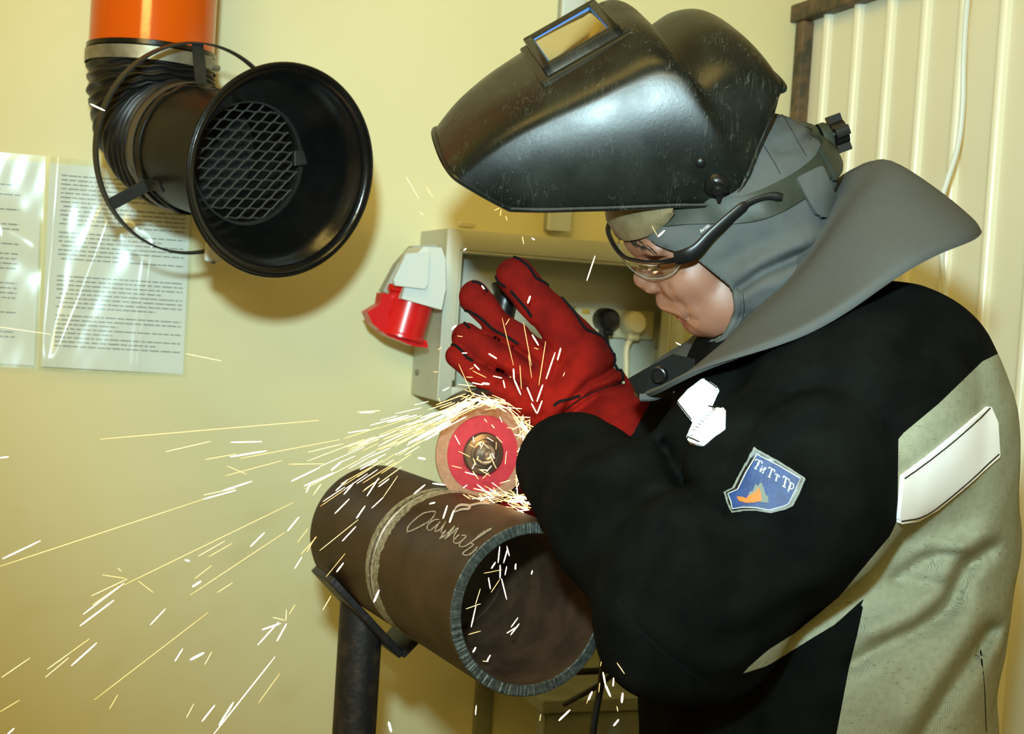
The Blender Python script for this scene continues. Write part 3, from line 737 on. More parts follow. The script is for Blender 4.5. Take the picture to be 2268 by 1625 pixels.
# stand
SB = PN0+PA*PL*0.82                                             # below this point of the axis
HX = nrm(np.cross(PA, ZU)); HX = HX if np.dot(HX, RIGHT) > 0 else -HX
stand = root('pipe_stand', 'black steel post with a V-shaped cradle under the pipe', 'stand', (SB[0], SB[1], 0))
vz = SB[2]-PR*1.46
vx = np.array([SB[0], SB[1], vz])
for sg in (-1, 1):
    dr = nrm(HX*sg+ZU); nn_ = nrm(np.cross(PA, dr)); nn_ = nn_ if nn_[2] < 0 else -nn_
    # plate tangent to the pipe
    ct = SB+nn_*(PR+0.0045)
    foot = ct+dr*(-np.dot(ct-vx, HX)*0)        
    tt = np.dot(vx-ct, HX)/np.dot(dr, HX); p0 = ct+dr*tt; p1 = p0+dr*(0.122 if sg < 0 else 0.10)
    mk('cradle_plate', *box((p0+p1)/2, dr, PA, nn_, np.linalg.norm(p1-p0)/2, 0.034, 0.004, 0.0012), POSTM, stand)
    vb = p0
ptop = vb[2]+0.016; PB = PN0+PA*PL*0.85-HX*0.034
pv_, pf2 = lat([(0.0001, 0.0), (0.0245, 0.0), (0.0245, ptop), (0.0001, ptop)], (PB[0], PB[1], 0), ZU, 36)
tp_ = pv_[:, 2] > 0.5; pv_[tp_, 2] = vb[2]-0.0065-np.minimum(0.0, (pv_[tp_]-vx)@HX)      # top cut to sit under the slanting plate
mk('post', pv_, pf2, POSTM, stand)
mk('foot_plate', *box((PB[0], PB[1], 0.006), (1, 0, 0), (0, 1, 0), ZU, 0.14, 0.14, 0.006, 0.002), POSTM, stand)

# ================================================================== GRINDER
gray = V(1068, 1004, 1.0)-CAM; gpl = PN0+PA*hm
GC = CAM+gray*(np.dot(gpl-CAM, PA)/np.dot(gray, PA))
GA = -PA                                                          # toward the camera
GD = np.linalg.norm(GC-CAM); GR = 111*np.dot(GC-CAM, _fw)/F
gr = root('angle_grinder', 'angle grinder with a red and tan cutting disc above the pipe', 'angle grinder', GC-ZU*GR)
mk('cutting_disc', *lat([(0.0001, 0.0016), (GR*0.998, 0.0016), (GR, 0.001), (GR, -0.001), (GR*0.998, -0.0016), (0.0001, -0.0016)], GC, GA, 96), DISCT, gr)
mk('disc_label', *lat([(0.0001, 0.0022), (GR*0.765, 0.0022), (GR*0.77, 0.0015)], GC, GA, 80), DISCR, gr)
mk('clamping_flange', *lat([(0.0001, 0.0075), (GR*0.22, 0.0075), (GR*0.23, 0.006), (GR*0.28, 0.0055), (GR*0.30, 0.0066), (GR*0.40, 0.0062), (GR*0.43, 0.0045), (GR*0.435, 0.0018)], GC, GA, 64), FLANGE, gr)
mk('spindle_nut', *lat([(0.0001, 0.014), (GR*0.05, 0.0138), (GR*0.055, 0.0125), (GR*0.10, 0.0132), (GR*0.125, 0.012), (GR*0.13, 0.008), (GR*0.2, 0.0085), (GR*0.21, 0.007)], GC, GA, 48), mat('bright_steel_nut', (0.25, 0.23, 0.20), 0.38, 0.8), gr)
gu, gv, _ = frame(GA)                                             # gu,gv span the disc plane
def inpl(px, py):
    ray = V(px, py, 1)-CAM; h = CAM+ray*(np.dot(GC-CAM, GA)/np.dot(ray, GA)); return h-GC
def ang(px, py): p = inpl(px, py); return math.atan2(np.dot(p, gv), np.dot(p, gu))
a0_, a1_ = ang(996, 905), ang(1190, 1140)
u_, v_, _ = frame(GA)
am_ = ang(1110, 868)
while a1_ < a0_: a1_ += 2*math.pi
while am_ < a0_: am_ += 2*math.pi
if am_ > a1_: a0_, a1_ = a1_-2*math.pi, a0_
mk('disc_guard', *solid(*lat([(GR*0.2, -0.010), (GR*1.24, -0.012), (GR*1.31, -0.008), (GR*1.32, 0.012), (GR*1.24, 0.015)], GC, GA, 48, a0=a0_, a1=a1_), 0.0018), GUARD, gr)
bdir = nrm(inpl(1330, 1075)); hdir = nrm(inpl(1100, 640))
H0 = GC-GA*0.030
mk('gear_head', *lat([(0.0001, -0.036), (0.024, -0.034), (0.030, -0.024), (0.031, 0.004), (0.026, 0.014), (0.020, 0.019), (0.0001, 0.019)], H0, GA, 36), GUARD, gr)
bpts = [H0-GA*0.01+bdir*s for s in (0.0, 0.03, 0.05, 0.09, 0.15, 0.20, 0.225)]
mk('motor_body', *tube(spline(bpts, 4), np.interp(np.linspace(0, 1, 25), [0, 0.15, 0.3, 0.6, 0.95, 1], [0.024, 0.027, 0.030, 0.027, 0.029, 0.022]), 24), mat('dark_red_plastic', (0.16, 0.012, 0.01), 0.45), gr)
HT = V(1126, 636, 1.535); HB = H0+nrm(HT-H0)*0.025; hd = nrm(HT-HB); hl = np.linalg.norm(HT-HB)
mk('side_handle', *lat([(0.0001, 0), (0.006, 0), (0.007, hl*0.18), (0.017, hl*0.2), (0.018, hl*0.24), (0.0135, hl*0.28), (0.014, hl*0.7), (0.0135, hl*0.86), (0.0145, hl*0.94), (0.019, hl*0.985), (0.0185, hl), (0.014, hl-0.001), (0.012, hl-0.006), (0.0001, hl-0.006)], HB, hd, 32), BLKP, gr)

# ================================================================== PERSON (head)
DM = 1.33; KH = DM/F; LV = np.array([0.15, -0.19, 0.97])
def h2l(h):                                                       # head coords (px,px,lateral px) -> local
    h = np.asarray(h, float); s = h[..., 2]*KH
    return np.stack([(h[..., 0]-CX)*KH+s*LV[0], (CY-h[..., 1])*KH+s*LV[1], -DM+s*LV[2]], -1)
def l2h(p):
    s = (p[:, 2]+DM)/LV[2]
    return np.stack([CX+(p[:, 0]-s*LV[0])/KH, CY-(p[:, 1]-s*LV[1])/KH, s/KH], 1)
def hq(px, py, s):                                                # head coords that project to a pixel
    sm = s*KH; d = DM-sm*LV[2]; x = (px-CX)/F*d-sm*LV[0]; y = (CY-py)/F*d-sm*LV[1]
    return np.array([CX+x/KH, CY-y/KH, s])
LVH = np.array([0.15, -0.44, 0.885])
def mh2l(h):
    h = np.asarray(h, float); s = h[..., 2]*KH
    return np.stack([(h[..., 0]-CX)*KH+s*LVH[0], (CY-h[..., 1])*KH+s*LVH[1], -DM+s*LVH[2]], -1)
def mhq(px, py, s):
    sm = s*KH; d = DM-sm*LVH[2]; x = (px-CX)/F*d-sm*LVH[0]; y = (CY-py)/F*d-sm*LVH[1]
    return np.array([CX+x/KH, CY-y/KH, s])
def HW(px, py, s): return w(h2l(hq(px, py, s)))                    # world point seen at a pixel, at lateral s
CA = np.array([[0.93, -0.36, 0], [0.36, 0.93, 0], [0, 0, 1.0]])    # cranium axes
FA = np.array([[-0.79, 0.61, 0], [0.61, 0.79, 0], [0, 0, 1.0]])    # face axes: forward, down, side
def headsd(h):
    A = h.copy(); A[:, 2] = np.abs(A[:, 2])
    d = elld(A, (1622, 440, 0), CA, (216, 180, 168))
    d = smin(d, elld(A, (1516, 592, 0), FA, (78, 160, 112)), 50)
    d = smin(d, capd(A, (1665, 610, 95), (1562, 690, 40), 48, 42), 50)
    d = smin(d, elld(A, (1500, 600, 62), FA, (50, 48, 50)), 30)                 # cheekbone
    d = smin(d, capd(A, (1412, 530, 0), (1432, 535, 85), 30, 28), 25)           # brow
    d = smax(d, -elld(A, (1438, 578, 66), FA, (26, 24, 40)), 22)                # eye socket
    d = smin(d, elld(A, (1474, 578, 62), FA, (34, 30, 34)), 8)                  # lid over the eye
    d = smin(d, capd(A, (1446, 560, 0), (1426, 616, 0), 16, 23), 12)            # nose
    d = smin(d, elld(A, (1446, 626, 20), FA, (27, 19, 19)), 8)
    d = smin(d, capd(A, (1475, 622, 10), (1440, 628, 10), 26, 18), 8)
    d = smax(d, -elld(A, (1437, 646, 13), FA, (11, 6, 6)), 4)                   # nostril
    d = smin(d, capd(A, (1480, 664, 0), (1508, 672, 34), 27, 26), 14)                 # muzzle
    d = smin(d, capd(A, (1492, 685, 0), (1522, 692, 38), 13, 7), 5)             # upper lip
    d = smin(d, capd(A, (1510, 701, 0), (1532, 705, 34), 12, 8), 5)             # lower lip
    d = smax(d, -capd(A, (1482, 697, 0), (1534, 703, 50), 3.0, 3), 3)            # mouth line
    d = smin(d, elld(A, (1549, 711, 8), FA, (34, 30, 38)), 14)                 # chin
    P = pix(h2l(A))
    for ln, wd_, am in (([(1478, 632), (1491, 653), (1518, 684), (1527, 702)], 7, -6), ([(1486, 642), (1505, 668), (1530, 692)], 16, 5), ([(1527, 702), (1540, 712)], 6, -4), ([(1440, 600), (1475, 608), (1505, 600)], 8, -4)): d = d-am*np.exp(-(polyd(P, ln)/wd_)**2)            # nasolabial fold
    d = smin(d, capd(A, (1690, 640, 0), (1800, 880, 0), 120, 135), 60)
    return d
def inlocal(fn): return lambda p: fn(l2h(p))*KH
v, fq = surf(inlocal(headsd), q(1330, 900, 1.42)-np.array([0, 0, 0.05]), q(1930, 250, 1.42)+np.array([0.01, 0, 0.30]), 0.0026, 1)
hvx = l2h(v); A = hvx[fq].mean(1); A[:, 2] = np.abs(A[:, 2])
lipm = np.minimum(capd(A, (1490, 685, 0), (1520, 691, 36), 13, 8), capd(A, (1503, 702, 0), (1526, 705, 34), 15, 9)) < 5.0
person = mk('person', w(v), fq, [SKIN, LIPS], mi=lipm.astype(int), sharp=None)
person['label'] = 'worker in black and canvas welding suit, grey hood and red gloves, bent over the pipe'; person['category'] = 'person'
FT = bvh(w(v), fq)
# eyebrow and lashes
br = []
for i in range(46):
    t = random.random(); px = 1392+52*t+random.uniform(-3, 3); py = 526+26*t+random.uniform(-9, 9)*(1-0.5*t)
    a = onsurf(FT, px, py, 0.0003)[0]; b_ = onsurf(FT, px+random.uniform(8, 16), py+random.uniform(6, 14), 0.0012)[0]
    br.append(tube([a, (a+b_)/2+(CAM-a)*0.0006, b_], [0.0004, 0.0003, 0.0001], 4))
mk('eyebrow', *cat(*br), HAIRM, person, smooth=False, kind='stuff')
ls = []
for i in range(22):
    t = i/21; px = 1418+44*t; py = 586+5*math.sin(t*3)+random.uniform(-1, 1); a = onsurf(FT, px, py, 0.0004)[0]
    b_ = a+ (V(px-6, py+12, 1.3)-V(px, py, 1.3))+(CAM-a)*0.006
    ls.append(tube([a, (a+b_)/2, b_], [0.0006, 0.0005, 0.0001], 4))
mk('eyelashes', *cat(*ls), HAIRM, person, smooth=False, kind='stuff')

# ------------------------------------------------ hood
HOLE = [(1150, 300), (1335, 462), (1400, 505), (1455, 545), (1540, 572), (1600, 620), (1626, 642), (1628, 690), (1606, 738), (1580, 754), (1530, 764), (1150, 766)]
FOLDH = [([(1560, 470), (1620, 560), (1640, 630)], 22, -6), ([(1636, 640), (1690, 602), (1760, 570), (1830, 548)], 13, -24), ([(1640, 610), (1700, 575), (1780, 540), (1840, 520)], 26, 16), ([(1620, 660), (1690, 635), (1800, 600)], 24, 14),
         ([(1635, 705), (1690, 696), (1740, 655), (1790, 610)], 13, -18), ([(1650, 735), (1700, 725), (1740, 700)], 16, 10), ([(1850, 430), (1835, 520), (1790, 600)], 18, -12), ([(1725, 335), (1770, 325), (1800, 300)], 11, -8), ([(1730, 300), (1780, 285)], 14, 6),
         ([(1690, 460), (1760, 500), (1800, 560)], 40, 8), ([(1600, 580), (1640, 560), (1700, 540)], 20, -5)]
def mirpix(h):
    A = h.copy(); A[:, 2] = np.abs(A[:, 2]); return pix(h2l(A))
def hoodsd(h):
    A = h.copy(); A[:, 2] = np.abs(A[:, 2])
    d = elld(A, (1622, 440, 0), CA, (231, 195, 184))
    d = smin(d, elld(A, (1545, 560, 0), FA, (100, 120, 148)), 60)
    d = smin(d, capd(A, (1665, 610, 85), (1580, 690, 45), 72, 56), 60)
    d = smin(d, capd(A, (1700, 600, 0), (1770, 780, 0), 150, 175), 70)
    d = smin(d, capd(A, (1442, 500, 0), (1458, 505, 92), 46, 46), 40)
    P = pix(h2l(A))
    k = np.where(np.abs(d) < 50)[0]; Pk = P[k]; dk = d[k]
    for ln, wd_, am in FOLDH: dk = dk-am*np.exp(-(polyd(Pk, ln)/wd_)**2)
    d[k] = dk
    return d-2.2*wob(A, 0.05, 1.0)-1.0*wob(A, 0.12, 2.0)
v, fq = surf(inlocal(hoodsd), q(1330, 1010, 1.42)-np.array([0, 0, 0.10]), q(1960, 180, 1.42)+np.array([0.01, 0.0, 0.34]), 0.0032, 1, 1)
t = tri(fq); P = mirpix(l2h(v)); v, t = clip(v, t, -polysd(P, HOLE))
HTREE = bvh(w(v), t); hv3, ht3 = solid(w(v), t.tolist(), 0.0025)
hood = mk('hood', hv3, ht3, TWILL, person, sharp=None)
mk('hood_hem', *welt(HTREE, [(1630, 645), (1633, 690), (1612, 738), (1590, 760)], 0.0035, 0.0), TWILL, hood)
mk('strap_tab', *patch(HTREE, [(1757, 398), (1812, 372), (1842, 440), (1818, 484), (1800, 474)], 0.006, 0.004, 6), TWILL, hood)
sm_ = [welt(HTREE, L, 0.0005, 0.0002) for L in ([(1720, 240), (1740, 265), (1765, 310), (1785, 345)], [(1690, 320), (1715, 360), (1728, 385)], [(1728, 190), (1765, 220), (1785, 265), (1795, 310)], [(1645, 650), (1648, 690), (1632, 735)])]
SEAM = mat('grey_thread', (0.035, 0.036, 0.035), 0.9, spec=0.1)
for x in sm_: mk('seam_stitching', *x, SEAM, hood)

# ------------------------------------------------ cape of the hood over the shoulders
def ring(Fp, Bp, dn_, df_, dfr, dba, sag=0.0, n=96, wv_=0.0, ph=0, fup=0.018):
    a, b = q(*Fp, dfr), q(*Bp, dba); c = (a+b)/2; e = (b-a)/2; out = []
    for k in range(n):
        t_ = 2*math.pi*k/n; ct, st_ = math.cos(t_), math.sin(t_)
        z = st_*(dn_ if st_ > 0 else df_)
        perp = np.array([e[1], -e[0], 0]); perp = perp/np.linalg.norm(perp)
        out.append(c+e*(-ct)+np.array([0, 0, z])+perp*sag*abs(st_)**1.5+np.array([0, 1.0, 0])*(fup*max(0, -st_))+perp*wv_*math.sin(5*t_+ph)*abs(st_))
    return np.array(out)
rings = [ring((1600, 735), (1858, 425), 0.048, 0.060, 1.33, 1.33),
         ring((1575, 775), (1872, 405), 0.056, 0.066, 1.33, 1.33, 0.004),
         ring((1545, 815), (1915, 376), 0.078, 0.09, 1.33, 1.33, 0.006, wv_=0.002),
         ring((1500, 840), (1958, 368), 0.132, 0.14, 1.33, 1.33, 0.006, wv_=0.003, ph=1),
         ring((1460, 860), (2040, 430), 0.192, 0.18, 1.33, 1.33, 0.004, wv_=0.004, ph=1),
         ring((1425, 872), (2105, 492), 0.222, 0.20, 1.32, 1.33, 0.0, wv_=0.004, ph=1.3),
         ring((1415, 882), (2124, 520), 0.225, 0.205, 1.32, 1.33, -0.004, wv_=0.004, ph=1.4)]
G = np.array(rings); G = np.concatenate([G, G[:, :1]], 1)
G2 = []
for j in range(G.shape[1]): G2.append(spline(G[:, j], 5))
G2 = np.array(G2)
v, f = grid(G2); v = v.reshape(-1, 3)
v = v+np.array([0, 0, 1.0])*(0.0025*wob(v, 55, 0.5))[:, None]
t = tri(f); N = vnormals(v, t)
cv, cf = solid(w(v), [x[::-1] for x in f], 0.004)
cape = mk('hood_cape', cv, cf, TWILL, person, sharp=60)
CT = bvh(w(v), f)
mk('cape_hem', *cat(welt(CT, [(1870, 420), (1900, 395), (1950, 385), (2010, 425), (2080, 490), (2112, 520)], 0.0008, 0.0008), welt(CT, [(1800, 570), (1838, 605), (1850, 630), (1868, 672)], 0.0008, 0.001), welt(CT, [(1480, 855), (1600, 790), (1720, 722), (1850, 668), (1980, 625), (2075, 582)], 0.0008, 0.0008)), WELT, cape)
# front flap with button
fl = [q(1394, 838, 1.30), q(1440, 812, 1.285), q(1492, 784, 1.28), q(1540, 795, 1.275), q(1535, 850, 1.265), q(1480, 872, 1.265), q(1425, 884, 1.275), q(1408, 868, 1.29)]
v, f = prism([w(p) for p in fl], w(np.array([0, 0, -0.012]))-CAM); flap = mk('throat_flap', v, f, DARKCL, person, smooth=False)
bc = V(1460, 830, 1.272); bn = nrm(CAM-bc-RIGHT*0.45-UP*0.25)
mk('button', *lat([(0.0001, 0.002), (0.005, 0.002), (0.006, 0.0035), (0.0072, 0.003), (0.0076, -0.002)], bc, bn, 28), BLKP, flap)
mk('flap_edge', *tube(spline([V(1418, 880, 1.270), V(1450, 878, 1.266), V(1475, 866, 1.262), V(1500, 852, 1.258), V(1540, 838, 1.25), V(1580, 815, 1.245)], 6), 0.0036, 8), TWILL, person)

# ------------------------------------------------ jacket
FOLDS = [([(1900, 700), (1990, 690), (2060, 740)], 30, 3), ([(1985, 1278), (2030, 1245), (2090, 1228), (2140, 1242)], 13, -9), ([(2000, 1250), (2060, 1215), (2130, 1212)], 20, 5),
         ([(2190, 1212), (2130, 1272), (2102, 1340), (2030, 1395), (1950, 1432), (1885, 1472)], 20, -13),
         ([(2180, 1190), (2110, 1240), (2080, 1310), (2010, 1365), (1930, 1400)], 28, 10), ([(1975, 1288), (2060, 1292), (2110, 1312)], 11, -6),
         ([(2190, 1395), (2130, 1490), (2070, 1580), (2030, 1660)], 22, -14), ([(2150, 1380), (2090, 1480), (2020, 1590)], 40, 9),
         ([(1650, 960), (1700, 900), (1770, 862), (1830, 850)], 15, -9), ([(1660, 1000), (1730, 930), (1820, 890)], 30, 7),
         ([(1470, 985), (1500, 1050), (1545, 1120), (1600, 1150)], 18, -12), ([(1420, 1110), (1480, 1080), (1540, 1075)], 14, -6), ([(1440, 1150), (1520, 1120), (1600, 1170)], 22, 6),
         ([(1370, 1325), (1420, 1400), (1500, 1470), (1580, 1524)], 7, -3), ([(1470, 1180), (1440, 1260), (1400, 1320)], 20, -7),
         ([(1760, 1330), (1660, 1400), (1560, 1430)], 30, -6), ([(1800, 1290), (1700, 1350), (1600, 1370)], 40, 5),
         ([(1300, 960), (1340, 1030), (1380, 1080)], 20, -5), ([(1860, 850), (1930, 900), (1980, 980)], 25, -5), ([(2080, 700), (2010, 800), (1990, 950)], 30, -4)]
FOLDS2 = [(spline(np.array(ln, float), 4), wd_, am) for ln, wd_, am in FOLDS]
def jacketsd(p):
    s = p.copy(); s[:, 2] = (p[:, 2]+1.35)*0.74-1.35
    Q = lambda x, y: q(x, y, 1.35)
    d = chain(s, [Q(1795, 1010), Q(1800, 1150), Q(1800, 1350), Q(1795, 1640), Q(1790, 2050)], [0.138, 0.150, 0.160, 0.158, 0.165], 0.02)
    d = smin(d, capd(p, q(1965, 850, 1.20), q(1850, 840, 1.50), 0.080, 0.082), 0.05)
    d = smin(d, capd(p, q(1770, 850, 1.35), q(1800, 950, 1.35), 0.10, 0.13), 0.04)
    arm = chain(p, [q(1960, 850, 1.19), q(1905, 920, 1.15), q(1745, 1090, 1.10), q(1560, 1310, 1.09)], [0.080, 0.088, 0.080, 0.068], 0.02)
    arm = smin(arm, capd(p, q(1560, 1310, 1.09), q(1530, 1345, 1.10), 0.068, 0.066), 0.01)
    fore = chain(p, [q(1520, 1330, 1.10), q(1400, 1160, 1.20), q(1262, 1030, 1.33)], [0.067, 0.064, 0.051], 0.02)
    arm = smin(arm, capd(p, q(1590, 1450, 1.10), q(1440, 1420, 1.09), 0.024, 0.026), 0.05)
    arm = smin(arm, fore, 0.022)
    d = smin(d, arm, 0.028)
    d = smin(d, capd(p, q(2060, 980, 1.24), q(2070, 1180, 1.26), 0.047, 0.050), 0.09)
    d = smin(d, capd(p, q(2020, 1090, 1.20), q(2060, 990, 1.22), 0.055, 0.052), 0.06)
    d = smin(d, capd(p, q(1620, 935, 1.205), q(1570, 985, 1.225), 0.045, 0.046), 0.035)
    farm = chain(p, [q(1850, 800, 1.53), q(1700, 1080, 1.62), q(1450, 985, 1.53)], [0.085, 0.075, 0.062], 0.02)
    d = smin(d, farm, 0.02)
    P = pix(p); g = (p[:, 2] > -1.36)
    k = np.where(g & (np.abs(d) < 0.03))[0]; Pk = P[k]; dk = d[k]
    for ln, wd_, am in FOLDS2: dk = dk-am*0.001*np.exp(-(polyd(Pk, ln)/wd_)**2)
    d[k] = dk
    d = d-0.003*wob(p, 32, 0.3)-0.0012*wob(p, 85, 1.1)
    d = smax(d, -(np.array(p) @ np.array([0.0, 1.0, 0.0])+0.62), 0.01)        # hem
    # cuff cut
    cz = q(1236, 1000, 1.375); cn = nrm(q(1262, 1030, 1.33)-q(1400, 1160, 1.20))
    cutd = smax((p-cz)@cn, capd(p, cz-cn*0.06, cz+cn*0.2, 0.10, 0.12), 0.004)
    return d
v, fq = surf(jacketsd, (-0.10, -0.66, -1.80), (0.52, 0.16, -0.95), 0.0052, 1, 4)
CANV = [(2400, 690), (2176, 800), (2080, 893), (1990, 968), (1988, 1150), (1972, 1186), (1930, 1235), (1860, 1320), (1760, 1402), (1700, 1440), (1640, 1493), (1700, 1474), (1800, 1412), (1850, 1382), (1916, 1322), (1900, 1400), (1880, 1480), (1850, 1640), (1830, 2600), (2600, 2600)]
t = tri(fq); g = polysd(pix(v), CANV)
JT = bvh(w(v), t)
sv, st_ = clip(v, t, -g); cvv, cvt = clip(v, t, g)
jacket = mk('jacket', w(sv), st_, SUEDE, person, sharp=None)
mk('canvas_panel', w(cvv), cvt, CANVAS, jacket, sharp=None)
B1 = [(1993, 1052), (2050, 1010), (2130, 945), (2186, 897), (2203, 935), (2208, 1010), (2150, 1060), (2070, 1125), (2030, 1148), (1984, 1158)]
B2 = [(1562, 842), (1595, 863), (1578, 900), (1548, 932), (1541, 938), (1505, 894), (1530, 866)]
B3 = [(1572, 898), (1590, 910), (1608, 906), (1607, 951), (1582, 968), (1558, 989), (1536, 984), (1524, 974), (1540, 938)]
def pieces(v, f):
    lab = np.arange(len(v)); F_ = [list(x) for x in f]
    for _ in range(400):
        old = lab.copy()
        for x in F_: m_ = lab[x].min(); lab[x] = m_
        if (old == lab).all(): break
    out = []
    for k in np.unique(lab):
        idx = np.where(lab == k)[0]; mp = {int(a): i for i, a in enumerate(idx)}
        ff = [tuple(mp[int(i)] for i in x) for x in F_ if lab[x[0]] == k]
        if len(ff) > 12: out.append((v[idx], ff))
    return out
for bpoly in (B1, B2, B3):
    for pv3, pf3 in pieces(*patch(JT, bpoly, 0.0032, 0.003, 6)): mk('reflective_stripe', pv3, pf3, REFLEX, jacket)
stt = [welt(JT, L, 0.0005, 0.0035) for L in ([(1988, 1150), (2030, 1140), (2070, 1117), (2150, 1052), (2204, 1004)], [(1995, 1059), (2052, 1017), (2132, 952), (2184, 904)], [(1566, 846), (1592, 864)], [(1508, 894), (1538, 930)], [(1528, 971), (1556, 983)], [(1575, 903), (1604, 910)])]
for x in stt: mk('stripe_stitching', *x, WELT, jacket)
for L in ([(1367, 1328), (1385, 1362), (1420, 1400), (1470, 1445), (1530, 1492), (1578, 1520)], [(1625, 1535), (1618, 1580), (1612, 1640)], [(2172, 1440), (2180, 1520), (2184, 1620)]):
    mk('sleeve_seam', *welt(JT, L, 0.0007, -0.0002), WELT, jacket)
# shoulder badge
K4 = lambda L: [(1380+x*0.3077, 680+y*0.3077) for x, y in L]
bo = K4([(945, 1012), (1130, 1120), (1312, 1238), (1300, 1262), (1268, 1340), (1222, 1430), (1170, 1456), (1062, 1484), (960, 1468), (880, 1468), (800, 1482), (772, 1420), (738, 1338), (800, 1308), (868, 1170)])
bk = K4([(952, 1030), (1130, 1135), (1292, 1240), (1240, 1350), (1205, 1420), (1165, 1444), (1058, 1474), (960, 1458), (880, 1458), (806, 1470), (782, 1415), (756, 1340), (818, 1312), (880, 1180)])
bb_ = K4([(966, 1060), (1120, 1148), (1272, 1240), (1225, 1345), (1190, 1415), (1155, 1436), (1050, 1464), (960, 1448), (880, 1446), (818, 1456), (798, 1405), (778, 1352), (845, 1320), (905, 1190)])
mk('badge_border', *patch(JT, bo, 0.0035, 0.003, 4), BADGEG, jacket)
mk('badge_edging', *patch(JT, bk, 0.0041, 0.001, 4), BLKP, jacket)
mk('badge', *patch(JT, bb_, 0.0046, 0.001, 4), BADGEB, jacket)
mk('badge_flame', *cat(patch(JT, K4([(915, 1345), (945, 1330), (965, 1280), (980, 1300), (1000, 1262), (1020, 1310), (1035, 1370), (1055, 1350), (1045, 1400), (1060, 1412), (1000, 1412), (930, 1385)]), 0.0051, 0.0008, 3)), FLAMEG, jacket)
mk('badge_flame', *cat(patch(JT, K4([(835, 1372), (870, 1376), (905, 1384), (918, 1352), (930, 1372), (955, 1335), (962, 1352), (985, 1300), (1000, 1350), (1002, 1402), (950, 1414), (900, 1416), (855, 1404)]), 0.0055, 0.0008, 3)), FLAME, jacket)
mk('badge_outline', *cat(ribbon(JT, bb_+[bb_[0]], 1.8, 0.0052, 1)), LETTER, jacket, smooth=False)
# lettering: strokes in letter space, mapped along an arc of the badge
GL = {'T': [[(0, 1), (0.8, 1)], [(0.4, 1), (0.4, 0)], [(0.22, 0), (0.58, 0)], [(0, 1), (0, 0.78)], [(0.8, 1), (0.8, 0.78)]],
      'i': [[(0.08, 0.66), (0.08, 0)], [(0.08, 0.05), (0.52, 0.62)], [(0.52, 0.66), (0.52, 0)], [(-0.02, 0.66), (0.2, 0.66)], [(0.4, 0.66), (0.62, 0.66)], [(-0.02, 0), (0.2, 0)], [(0.4, 0), (0.62, 0)]],
      't': [[(0, 0.66), (0.56, 0.66)], [(0.28, 0.66), (0.28, 0)], [(0.16, 0), (0.4, 0)], [(0, 0.66), (0, 0.5)], [(0.56, 0.66), (0.56, 0.5)]],
      'p': [[(0.1, 0.66), (0.1, -0.34)], [(0.1, 0.5), (0.3, 0.68), (0.5, 0.55), (0.52, 0.25), (0.34, 0.02), (0.1, 0.14)], [(0, 0.66), (0.12, 0.66)], [(0, -0.34), (0.22, -0.34)]]}
lt = []
base = [(945, 1150), (990, 1185), (1040, 1220), (1092, 1248), (1140, 1285), (1190, 1305)]
for chn, (bx_, by_) in zip('TiTtTp', base):
    e1 = np.array([0.84, 0.54]); e2 = np.array([0.30, -0.95]); S_ = 60
    for stk in GL[chn]:
        pts = K4([tuple(np.array([bx_, by_])+e1*x*S_+e2*y*S_*1.05) for x, y in stk])
        if len(pts) == 2: pts = [pts[0], tuple((np.array(pts[0])+pts[1])/2), pts[1]]
        lt.append(ribbon(JT, pts, 3.0 if (stk[0][0] == stk[-1][0] and abs(stk[0][1]-stk[-1][1]) > 0.4) else 2.0, 0.0056, 2, 0.0004))
mk('badge_lettering', *cat(*lt), LETTER, jacket, smooth=False)

# ------------------------------------------------ trousers and boots (below the frame)
def trous(p):
    g = lambda x, y, z: np.array([x, y, z])
    d = None
    for s in (-1, 1):
        o_ = hipc+sidev*s*0.10
        x = chain(p, [o_+ZU*0.80, o_+ZU*0.45-fwdv*0.02, o_+ZU*0.10], [0.115, 0.095, 0.085], 0.03); d = x if d is None else smin(d, x, 0.05)
    return smax(d, -(p[:, 2]-0.06), 0.005)
hipc = V(1800, 1500, 1.36); hipc[2] = 0
fwdv = nrm(np.array([-RIGHT[0], -RIGHT[1], 0])); sidev = nrm(np.cross(fwdv, ZU))
lo = hipc-np.array([0.28, 0.3, 0]); hi = hipc+np.array([0.28, 0.3, 0.95])
v, fq = surf(trous, lo, hi, 0.014, 1); mk('trousers', v, fq, CANVAS, person, sharp=None)
for s in (-1, 1):
    o_ = hipc+sidev*s*0.10
    def bootf(p): return smax(smin(capd(p, o_+ZU*0.12, o_+ZU*0.06, 0.055, 0.05), capd(p, o_+ZU*0.05, o_+fwdv*0.17+ZU*0.045, 0.05, 0.045), 0.04), -(p[:, 2]-0.0), 0.004)
    v, fq = surf(bootf, o_-np.array([0.26, 0.26, 0.02]), o_+np.array([0.26, 0.26, 0.2]), 0.01, 1); mk('boot', v, fq, BOOT, person, sharp=None)

